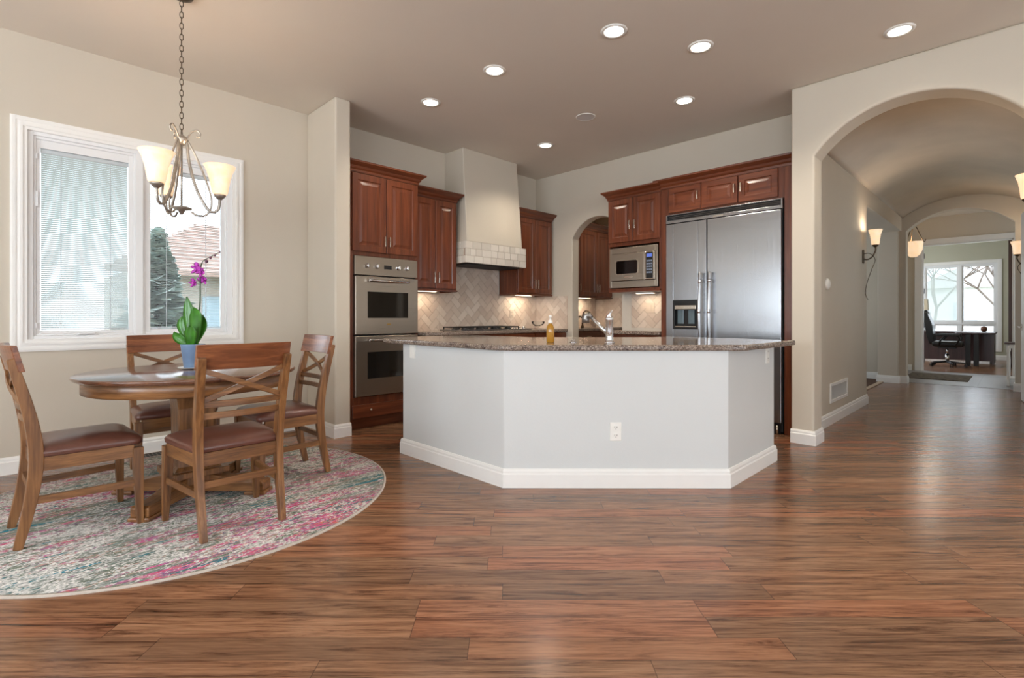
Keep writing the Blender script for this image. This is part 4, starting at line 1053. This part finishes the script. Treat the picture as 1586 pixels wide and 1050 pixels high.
for path, w_ in (([(0, 0, PZ), (-0.01, 0.0, PZ+0.10), (-0.022, 0.0, PZ+0.20), (-0.036, 0, PZ+0.30)], 0.034),
                 ([(0.01, 0, PZ), (0.025, -0.01, PZ+0.10), (0.034, -0.02, PZ+0.18), (0.024, -0.03, PZ+0.235)], 0.036),
                 ([(-0.01, 0, PZ), (-0.045, 0.01, PZ+0.07), (-0.066, 0.01, PZ+0.13), (-0.074, 0.01, PZ+0.175)], 0.036),
                 ([(-0.01, -0.01, PZ), (-0.04, -0.03, PZ+0.02), (-0.07, -0.04, PZ+0.05), (-0.085, -0.05, PZ+0.08)], 0.026),
                 ([(0.015, 0, PZ), (0.05, 0.01, PZ+0.08), (0.062, 0.01, PZ+0.13), (0.058, 0.01, PZ+0.185)], 0.024),
                 ([(0.0, -0.02, PZ-0.01), (0.01, -0.035, PZ+0.04), (0.016, -0.045, PZ+0.085), (0.012, -0.05, PZ+0.12)], 0.034)):
    leaf(MB(), path, w_).build('leaf', M['leaf'], orc)
st = crom([(0.028, 0, PZ-0.01), (0.030, 0, PZ+0.12), (0.044, 0, PZ+0.26), (0.046, 0, PZ+0.38), (0.044, 0, PZ+0.46), (0.062, 0, PZ+0.52), (0.10, 0, PZ+0.545), (0.172, 0, PZ+0.582)], 6)
MB().tube(st, [0.0042]*(len(st)-14)+[0.0026]*14, 8).build('stem', M['stem'], orc)
for c_, s_, rz in (((0.030, -0.012, PZ+0.475), 0.040, 0.2), ((0.060, -0.016, PZ+0.455), 0.036, 0.9), ((0.058, 0.012, PZ+0.405), 0.034, 1.6), ((0.004, 0.0, PZ+0.385), 0.030, 0.5)):
    b = MB()
    for k in range(5):
        a = rz+2*PI*k/5; wl = s_*(1.0 if k % 2 else 0.85); big = 0.62 if k in (1, 4) else 0.36
        rings = []
        for f, wv in ((0.05, 0.2), (0.35, 0.8), (0.65, 1.0), (0.9, 0.6), (1.0, 0.15)):
            p = Vector((math.cos(a)*wl*f, -0.012*f*f+0.002, math.sin(a)*wl*f)); sd = Vector((-math.sin(a), 0, math.cos(a)))*wl*big*wv*0.8
            rings.append([p-sd, p+Vector((0, -0.004, 0)), p+sd, p+Vector((0, 0.0015, 0))])
        n0 = len(b.v); b.rings(rings)
    b.ball((0, -0.008, -0.004), 0.008, 0.011, 8, 6)
    b.v = [(p[0]+c_[0], p[1]+c_[1], p[2]+c_[2]) for p in b.v]
    b.build('blossom', M['petal'], orc)
for p, r_ in (((0.085, 0, PZ+0.522), 0.010), ((0.110, 0, PZ+0.545), 0.008), ((0.138, 0, PZ+0.560), 0.0065), ((0.168, 0, PZ+0.580), 0.005)):
    MB().ball(p, r_, r_*1.2, 10, 8).build('bud', M['bud'], orc)

# ------------------------------------------------------------------ chandelier
CHX, CHY = 0.770, 3.656
cl = thing('chandelier', 'wrought metal chandelier with three lit bell shades hanging over the dining table', 'chandelier', (CHX, CHY, CZ), R(-18))
MB().lathe([(0.001, 0), (0.065, 0), (0.062, -0.012), (0.030, -0.030), (0.010, -0.036), (0.001, -0.036)], 0, 0, 28).build('canopy', M['bronze'], cl)
b = MB(); z = CZ-0.035; k = 0
while z > 2.235:
    a = k*PI/2; L_ = 0.021; pts = []
    for i in range(14):
        t_ = 2*PI*i/14; x = 0.0095*math.cos(t_); zz = L_*math.sin(t_)
        pts.append((x*math.cos(a), x*math.sin(a), z-CZ-L_+zz))
    b.tube(pts, 0.0025, 6, loop=True); z -= 0.0345; k += 1
b.build('chain', M['bronze'], cl)
def zc(z): return z-CZ
MB().lathe([(0.001, zc(2.245)), (0.006, zc(2.24)), (0.008, zc(2.215)), (0.030, zc(2.20)), (0.034, zc(2.185)), (0.026, zc(2.17)), (0.014, zc(2.15)), (0.001, zc(2.15))], 0, 0, 24).tube([(0, 0, zc(2.16)), (0, 0, zc(1.76))], 0.006).build('hub', M['pewter'], cl)
MB().lathe([(0.001, zc(1.775)), (0.055, zc(1.765)), (0.057, zc(1.760)), (0.020, zc(1.748)), (0.012, zc(1.73)), (0.001, zc(1.722))], 0, 0, 24).build('finial', M['pewter'], cl)
for k in range(3):
    a = 2*PI*k/3; ca, sa_ = math.cos(a), math.sin(a)
    def rz(pts): return [(r_*ca, r_*sa_, zc(z)) for r_, z in pts]
    arm = MB().tube(crom(rz([(0.028, 2.18), (0.040, 2.05), (0.075, 1.90), (0.125, 1.79), (0.165, 1.752), (0.197, 1.775), (0.205, 1.84)]), 6), 0.0085, 10)
    arm = arm.build('arm', M['pewter'], cl)
    MB().tube(crom(rz([(0.030, 2.185), (0.085, 2.07), (0.145, 1.90), (0.160, 1.80), (0.135, 1.735), (0.085, 1.722), (0.050, 1.745)]), 6), 0.0058, 8).build('scroll', M['pewter'], arm)
    MB().tube(crom(rz([(0.025, 2.19), (0.050, 2.235), (0.078, 2.255), (0.098, 2.238), (0.092, 2.215), (0.078, 2.218)]), 6), 0.005, 8).build('top_curl', M['pewter'], arm)
    cx_, cy_ = 0.205*ca, 0.205*sa_
    MB().lathe([(0.001, zc(1.835)), (0.012, zc(1.835)), (0.032, zc(1.855)), (0.036, zc(1.868)), (0.001, zc(1.868))], cx_, cy_, 24).build('socket_cup', M['pewter'], arm)
    MB().lathe([(0.036, zc(1.866)), (0.044, zc(1.875)), (0.050, zc(1.91)), (0.058, zc(1.96)), (0.072, zc(2.01)), (0.091, zc(2.048)), (0.087, zc(2.048)), (0.068, zc(2.01)), (0.054, zc(1.96)), (0.046, zc(1.91)), (0.036, zc(1.878))], cx_, cy_, 40).build('lamp_shade', M['shade'], arm)
    MB().lathe([(0.010, zc(1.868)), (0.012, zc(1.89)), (0.024, zc(1.93)), (0.022, zc(1.955)), (0.001, zc(1.965))], cx_, cy_, 16).build('bulb', M['bulb'], arm)
    point_light('bulb_glow', (cx_, cy_, zc(2.03)), 2.7, WARM, 0.04, cl)

# ------------------------------------------------------------------ recessed lights
first = None
cans = [((2.995, 1.992), 'recessed ceiling light above the island, nearest the camera'),
        ((3.617, 1.656), 'recessed ceiling light over the right part of the island'),
        ((2.792, 2.991), 'recessed ceiling light over the left end of the island'),
        ((2.789, 3.855), 'recessed ceiling light in front of the double ovens'),
        ((4.412, 2.173), 'recessed ceiling light in front of the refrigerator'),
        ((4.428, 3.878), 'recessed ceiling light just in front of the range hood'),
        ((4.389, 0.586), 'recessed ceiling light right above the hall arch wall')]
CAN_W = 42
for (x, y), lab in cans:
    if first is None:
        first = thing('recessed_light', lab, 'ceiling light', (x, y, CZ), 0, 'recessed ceiling lights')
        MB().lathe([(0.092, 0.0), (0.090, -0.006), (0.070, -0.008), (0.064, -0.002), (0.066, -0.0005)], 0, 0, 40).build('trim_ring', M['white'], first)
        MB().lathe([(0.066, -0.0035), (0.048, -0.0025), (0.001, -0.0025)], 0, 0, 32).build('lens', M['downlight'], first)
        o = first
    else:
        o = dup(first, (x, y, CZ), 0, lab)
for (x, y), lab in cans:
    spot_light('downlight_beam', (x, y, CZ-0.03), CAN_W, (1.0, 0.90, 0.76), 130, 0.7, 0.05)
spot_light('downlight_beam', (6.15, 3.95, CZ-0.03), 30, (1.0, 0.90, 0.76), 140, 0.7, 0.05)  # extra spot added to brighten the pantry, without a fixture
spk = thing('ceiling_speaker', 'unlit round white ceiling speaker between the recessed lights', 'speaker', (4.081, 3.046, CZ))
MB().lathe([(0.098, 0.0), (0.096, -0.005), (0.086, -0.007), (0.084, -0.004)], 0, 0, 36).build('trim_ring', M['white'], spk)
MB().lathe([(0.085, -0.0045), (0.001, -0.005)], 0, 0, 32).build('speaker_grille', plain('speaker_mesh', rgb(214, 212, 210), 0.6, var=0.06, nscale=300), spk)

# ------------------------------------------------------------------ hall sconces, pendant
def sconce(label, loc, rotz, reach=0.13, power=5):
    """origin on the wall at the plate centre; local -y points into the hall"""
    s = thing('wall_sconce', label, 'wall light', loc, rotz, 'hall wall sconces')
    MB().prism(round_poly([(-0.03, -0.085), (0.03, -0.085), (0.03, 0.085), (-0.03, 0.085)], 0.025), -0.016, 0, 'y').build('back_plate', M['bronze'], s, bevel=0.003)
    a = MB().tube(crom([(0, -0.012, -0.03), (0, -0.05, -0.04), (0, -reach*0.75, -0.01), (0, -reach, 0.06), (0, -reach, 0.11)], 6), 0.008, 10).build('arm', M['bronze'], s)
    MB().tube(crom([(0, -0.014, 0.035), (0, -reach*0.6, 0.03), (0.0, -reach*0.98, -0.05), (0.0, -reach*0.7, -0.17), (0.01, -0.045, -0.32), (0.02, -0.025, -0.45), (0.03, -0.05, -0.53)], 6), 0.004, 8).build('tail_scroll', M['bronze'], s)
    MB().lathe([(0.001, 0.105), (0.014, 0.105), (0.034, 0.125), (0.036, 0.135), (0.001, 0.135)], 0, -reach, 20).build('socket_cup', M['bronze'], a)
    MB().lathe([(0.036, 0.134), (0.042, 0.15), (0.046, 0.20), (0.055, 0.26), (0.072, 0.315), (0.068, 0.315), (0.051, 0.26), (0.042, 0.20), (0.036, 0.15)], 0, -reach, 32).build('lamp_shade', M['shade'], a)
    MB().lathe([(0.010, 0.135), (0.022, 0.19), (0.018, 0.215), (0.001, 0.225)], 0, -reach, 14).build('bulb', M['bulb'], a)
    point_light('bulb_glow', (0, -reach, 0.30), power, WARM, 0.03, s)
    return s
sconce('lit bell-shade sconce on the left hall wall beside the side opening', (7.46, 1.36, 1.833), 0)
sconce('lit sconce at the far end of the hall, beside the white door', (10.0, -0.16, 1.833), R(180), 0.175)
sconce('lit sconce cut off by the right edge of the photo', (5.36, -0.16, 1.833), R(180), 0.11)
pn = thing('pendant_light', 'cream glass bowl pendant hanging beyond the small arch', 'pendant light', (11.8, 1.37, CZ))
b = MB().lathe([(0.001, 0), (0.07, 0), (0.06, -0.02), (0.02, -0.03), (0.001, -0.03)], 0, 0, 24).tube([(0, 0, -0.03), (0, 0, -0.28)], 0.009)
b.build('pendant_stem', M['bronze'], pn)
b = MB()
for k in range(3):
    a = 2*PI*k/3+0.4; b.tube(crom([(0, 0, -0.28), (0.05*math.cos(a), 0.05*math.sin(a), -0.36), (0.10*math.cos(a), 0.10*math.sin(a), -0.50), (0.155*math.cos(a), 0.155*math.sin(a), -0.62), (0.18*math.cos(a), 0.18*math.sin(a), -0.58)], 6), 0.007, 8)
b.build('pendant_arms', M['bronze'], pn)
MB().lathe([(0.145, -0.610), (0.142, -0.66), (0.130, -0.76), (0.100, -0.84), (0.05, -0.885), (0.001, -0.893), (0.001, -0.885), (0.09, -0.83), (0.125, -0.75), (0.137, -0.66), (0.138, -0.610)], 0, 0, 36).build('glass_bowl', M['shade_dim'], pn)
point_light('bulb_glow', (0, 0, -0.66), 7, WARM, 0.05, pn)

# ------------------------------------------------------------------ foyer and office
hr = tag(MB().box(11.36, 0.60, 0.004, 12.55, 1.47, 0.014).build('runner_rug', M['hallrug'], bevel=0.003), 'small dark patterned rug on the foyer tile', 'rug')
ct = thing('console_table', 'slim white table with dark top behind the right arch pier', 'table', (11.05, -0.45, 0.004))
MB().box(-0.02, -0.02, 0.66, 0.40, 0.61, 0.69).build('table_top', M['darkwood'], ct, bevel=0.004)
for x in (0.0, 0.34):
    for y in (0.0, 0.555): MB().lathe([(0.018, 0.0), (0.020, 0.03), (0.014, 0.06), (0.020, 0.14), (0.022, 0.40), (0.016, 0.52), (0.024, 0.56), (0.024, 0.66)], x+0.02, y+0.01, 16, True, True).build('leg', M['trim'], ct)
MB().box(0.0, 0.0, 0.12, 0.37, 0.58, 0.14).box(0.0, 0.0, 0.60, 0.37, 0.58, 0.66).build('shelf', M['trim'], ct)
dk = thing('office_desk', 'dark wood office desk in front of the far window', 'desk', (16.0, 1.0, 0))
dtop = [(15.10, 0.36), (16.62, 0.36), (16.62, 2.0), (15.95, 2.0), (15.95, 1.02), (15.10, 1.02)]
MB().prism(round_poly(dtop, [0.1, 0.03, 0.03, 0.03, 0.15, 0.1]), 0.71, 0.745, 'z').build('desk_top', M['desk'], dk, bevel=0.006, world=True)
MB().box(16.30, 0.40, 0.05, 16.34, 1.95, 0.71).box(15.2, 0.38, 0.05, 16.3, 0.42, 0.71).build('modesty_panel', M['desk'], dk, world=True)
for v_ in (0.62, 0.755): MB().box(15.12, v_, 0.0, 15.18, v_+0.09, 0.71).build('leg', M['black'], dk, bevel=0.004, world=True)
MB().box(16.28, 0.40, 0.0, 16.36, 0.48, 0.05).box(16.28, 1.87, 0.0, 16.36, 1.95, 0.05).build('desk_foot', M['black'], dk, world=True)
tag(MB().box(15.45, 0.62, 0.7455, 15.75, 0.92, 0.752).build('paper_stack', M['paper']), 'white papers lying on the office desk', 'papers')
bl = thing('decorative_ball', 'brown ball on a small ring on the office desk', 'ball', (15.9, 0.567, 0.745))
MB().ball((0, 0, 0.072), 0.062, None, 20, 12).build('sphere', M['ball'], bl); MB().tube([(0.035*math.cos(2*PI*k/16), 0.035*math.sin(2*PI*k/16), 0.008) for k in range(16)], 0.008, 8, loop=True).build('ring_base', M['darkwood'], bl)
lp = thing('table_lamp', 'lamp with square linen shade at the left of the office desk', 'lamp', (16.5, 1.74, 0.745))
MB().box(-0.06, -0.06, 0, 0.06, 0.06, 0.02).tube([(0, 0, 0.02), (0, 0, 0.62)], 0.014).build('base', M['bronze'], lp)
MB().rings([[(-w_, -w_, z), (w_, -w_, z), (w_, w_, z), (-w_, w_, z)] for w_, z in ((0.125, 0.52), (0.11, 0.80), (0.106, 0.80), (0.121, 0.52))], False, False, False).build('lamp_shade', M['lampshade'], lp)
oc = thing('office_chair', 'black leather high-back office chair by the desk', 'chair', (14.75, 1.12, 0), R(180))
b = MB()
for k in range(5):
    a = 2*PI*k/5+0.3; b.bar([(0, 0, 0.11), (0.31*math.cos(a), 0.31*math.sin(a), 0.075)], [0.06, 0.04], [0.04, 0.03], (-math.sin(a), math.cos(a), 0))
ob = b.build('star_base', M['black'], oc, bevel=0.005)
for k in range(5):
    a = 2*PI*k/5+0.3; x, y = 0.31*math.cos(a), 0.31*math.sin(a)
    w_ = MB()
    for s in (-0.018, 0.018): w_.tube([(x-math.sin(a)*(s-0.008), y+math.cos(a)*(s-0.008), 0.03), (x-math.sin(a)*(s+0.008), y+math.cos(a)*(s+0.008), 0.03)], 0.03, 16)
    w_.build('caster', M['black'], ob)
MB().tube([(0, 0, 0.10), (0, 0, 0.27)], 0.035, 16).tube([(0, 0, 0.25), (0, 0, 0.42)], 0.02, 16).build('gas_lift', M['chrome'], oc)
MB().box(-0.13, -0.15, 0.40, 0.13, 0.15, 0.44).build('tilt_plate', M['black'], oc)
def pad(pts, r_, z0, z1): return [[(x, y, z) for x, y in round_poly([(a*(1-i), c*(1-i)) for a, c in pts], r_, 4)] for z, i in ((z0, 0.06), (z0+0.02, 0), (z1-0.03, 0), (z1-0.008, 0.05), (z1, 0.2))]
MB().rings(pad([(-0.26, -0.25), (0.26, -0.25), (0.26, 0.27), (-0.26, 0.27)], 0.08, 0.44, 0.56)).build('seat', M['black_leather'], oc)
P = crom([(0, -0.24, 0.50), (0, -0.28, 0.70), (0, -0.30, 0.90), (0, -0.36, 1.10), (0, -0.37, 1.20)], 5); n = len(P)
MB().bar(P, [0.44+0.08*math.sin(PI*i/(n-1))-0.10*max(0, i/(n-1)-0.7) for i in range(n)], [0.09+0.04*math.sin(PI*i/(n-1)) for i in range(n)]).build('backrest', M['black_leather'], oc, bevel=0.035, seg=4)
MB().bar([(0, -0.36, 1.12), (0, -0.355, 1.18), (0, -0.365, 1.25)], 0.32, [0.08, 0.10, 0.06]).build('headrest', M['black_leather'], oc, bevel=0.03, seg=4)
for s in (-1, 1):
    MB().tube(crom([(s*0.25, -0.12, 0.46), (s*0.31, -0.10, 0.56), (s*0.31, 0.0, 0.68), (s*0.31, 0.16, 0.69), (s*0.30, 0.22, 0.62), (s*0.26, 0.15, 0.47)], 5), 0.018, 10).box(s*0.31-0.04, -0.16, 0.68, s*0.31+0.04, 0.22, 0.72).build('armrest', M['black'], oc, bevel=0.008)
bc = thing('bookcase', 'tall dark wood bookcase at the right side of the office', 'bookcase', (15.4, -0.32, 0))
b = MB().box(0, 0, 0, 0.04, 0.48, 2.95).box(1.56, 0, 0, 1.6, 0.48, 2.95).box(0, 0, 0, 1.6, 0.02, 2.95).box(0, 0.0, 0, 1.6, 0.48, 0.08).box(0, 0, 2.91, 1.6, 0.48, 2.95).box(0.78, 0, 0, 0.82, 0.48, 2.95)
b.build('bookcase_frame', M['darkwood'], bc, bevel=0.003)
for z in (0.55, 0.95, 1.35, 1.75, 2.15, 2.55): MB().box(0.04, 0.02, z, 1.56, 0.47, z+0.025).build('shelf', M['darkwood'], bc)

cf = thing('ceiling_fixture', 'added round ceiling lamp brightening the office', 'ceiling light', (15.0, 1.5, CZ))  # unseen lamp added only to brighten the office
MB().lathe([(0.16, 0.0), (0.16, -0.03), (0.13, -0.07), (0.06, -0.095), (0.001, -0.10)], 0, 0, 32).build('glass_dome', M['shade_dim'], cf)
point_light('bulb_glow', (0, 0, -0.2), 22, (1.0, 0.93, 0.82), 0.1, cf)

# ------------------------------------------------------------------ outside
b = MB().box(-30, 5.3, -0.9, 18.1, 60, -0.6).box(18.1, -30, -0.9, 60, 60, -0.6); tag(b.build('ground', M['ground']), 'pale winter lawn outside the windows', 'ground'); bpy.data.objects['ground']['kind'] = 'structure'
hs = thing('neighbour_house', 'pale neighbouring house with tiled roof seen through the dining window', 'house', (7.0, 17.0, -0.6))
MB().box(-4.4, 0, 0, 8, 7, 3.1).build('house_wall', M['stucco'], hs)
b = MB(); 
for k in range(14):
    f0, f1 = k/14, (k+1)/14
    y0, y1 = -0.7+4.0*f0, -0.7+4.0*f1; z0, z1 = 2.9+2.0*f0, 2.9+2.0*f1
    b.prism([(y0, z0-0.06), (y0, z0+0.08), (y1+0.05, z1+0.05), (y1+0.05, z1-0.08)], -5.2+3.4*f0*0.9, 9, 'x')
b.build('roof', M['roof'], hs)
MB().box(-2.9, -0.04, 0.9, -1.7, 0.02, 2.3).box(-0.4, -0.04, 0.9, 1.2, 0.02, 2.3).build('window', plain('house_window', rgb(150, 168, 180), 0.2), hs)
MB().box(1.0, 1.6, 4.0, 1.6, 2.2, 5.2).build('chimney', M['stucco'], hs)
def conifer(label, loc, h, r_, n=900, seed=1):
    c = thing('conifer_tree', label, 'tree', loc); rnd = random.Random(seed)
    MB().tube([(0, 0, 0), (0, 0, h*0.95)], [r_*0.10, 0.02], 8).build('trunk', M['bark'], c)
    b = MB()
    for i in range(n):
        f = rnd.random()**0.8; z = 0.35+f*(h-0.35); R_ = r_*(1-f)**0.85+0.05; a = rnd.random()*2*PI; l = R_*rnd.uniform(0.6, 1.0)
        p0 = Vector((0.25*l*math.cos(a), 0.25*l*math.sin(a), z)); p1 = Vector((l*math.cos(a), l*math.sin(a), z-0.12*l+rnd.uniform(-0.05, 0.1)))
        sd = Vector((-math.sin(a), math.cos(a), rnd.uniform(-0.6, 0.6)))*rnd.uniform(0.06, 0.14)
        n0 = len(b.v); b.v += [tuple(p0), tuple((p0*0.4+p1*0.6)-sd), tuple(p1), tuple((p0*0.4+p1*0.6)+sd)]; b.face((n0, n0+1, n0+2, n0+3))
    b.build('foliage', M['pine'], c); return c
conifer('dusty green conifer outside the dining window, left of the house', (1.60, 9.0, -0.6), 2.95, 0.95, 1500, 2)
def shrub(label, loc, r_, seed):
    c = thing('garden_shrub', label, 'shrub', loc); rnd = random.Random(seed); b = MB()
    MB().tube([(0, 0, 0), (0, 0, r_)], 0.05, 8).build('stem', M['bark'], c)
    for i in range(700):
        d_ = Vector((rnd.gauss(0, 1), rnd.gauss(0, 1), rnd.gauss(0, 1))).normalized()*r_*rnd.uniform(0.75, 1.0); p = Vector((d_.x, d_.y, abs(d_.z)*2.6+0.2))
        a, e = Vector((rnd.gauss(0, 1), rnd.gauss(0, 1), rnd.gauss(0, 1))).normalized()*0.12, Vector((rnd.gauss(0, 1), rnd.gauss(0, 1), rnd.gauss(0, 1))).normalized()*0.12
        n0 = len(b.v); b.v += [tuple(p-a), tuple(p+e), tuple(p+a), tuple(p-e)]; b.face((n0, n0+1, n0+2, n0+3))
    b.build('foliage', M['shrub'], c); return c
shrub('green shrub behind the half-closed blind of the dining window', (-0.02, 9.0, -0.6), 0.6, 4)
shrub('green shrub outside the dining window near its left frame', (-1.35, 9.2, -0.6), 0.6, 9)
def bare_tree(label, loc, h, seed):
    c = thing('bare_tree', label, 'tree', loc); rnd = random.Random(seed); b = MB()
    def grow(p, d_, l, r_, dep):
        q = p+d_*l; m = (p+q)/2+Vector((rnd.uniform(-1, 1), rnd.uniform(-1, 1), rnd.uniform(-1, 1)))*l*0.06
        b.tube([p, m, q], [r_, r_*0.85, r_*0.7], 5)
        if dep == 0: return
        for k in range(3):
            nd = (d_+Vector((rnd.uniform(-1, 1), rnd.uniform(-1, 1), rnd.uniform(-0.4, 0.7)))*0.75).normalized(); grow(q, nd, l*rnd.uniform(0.6, 0.85), r_*0.62, dep-1)
    grow(Vector((0, 0, 0)), Vector((0, 0, 1)), h*0.27, 0.085, 6); b.build('branches', M['bark'], c); return c
bare_tree('leafless tree outside the office window', (28.5, 0.4, -0.6), 6.5, 3)
bare_tree('second leafless tree further off outside the office window', (34.0, 3.0, -0.6), 8.0, 8)
ho = thing('distant_house', 'house far beyond the office window, haze put into its pale colours', 'house', (42.0, 1.0, -0.6))
MB().box(0, -3.5, 0, 6, 3.5, 3.6).build('house_wall', plain('hazed_wall', rgb(212, 210, 210), 0.9), ho); MB().prism([(-4, 3.5), (0, 5.6), (4, 3.5)], -0.4, 6.4, 'x').build('roof', plain('hazed_roof', rgb(190, 186, 188), 0.9), ho)  # bright haze of the view put into the wall and roof colours
MB().box(-0.05, -1.4, 1.2, 0.02, -0.3, 2.6).box(-0.05, 0.8, 1.2, 0.02, 1.9, 2.6).build('window', plain('distant_window', rgb(176, 182, 190), 0.3), ho)
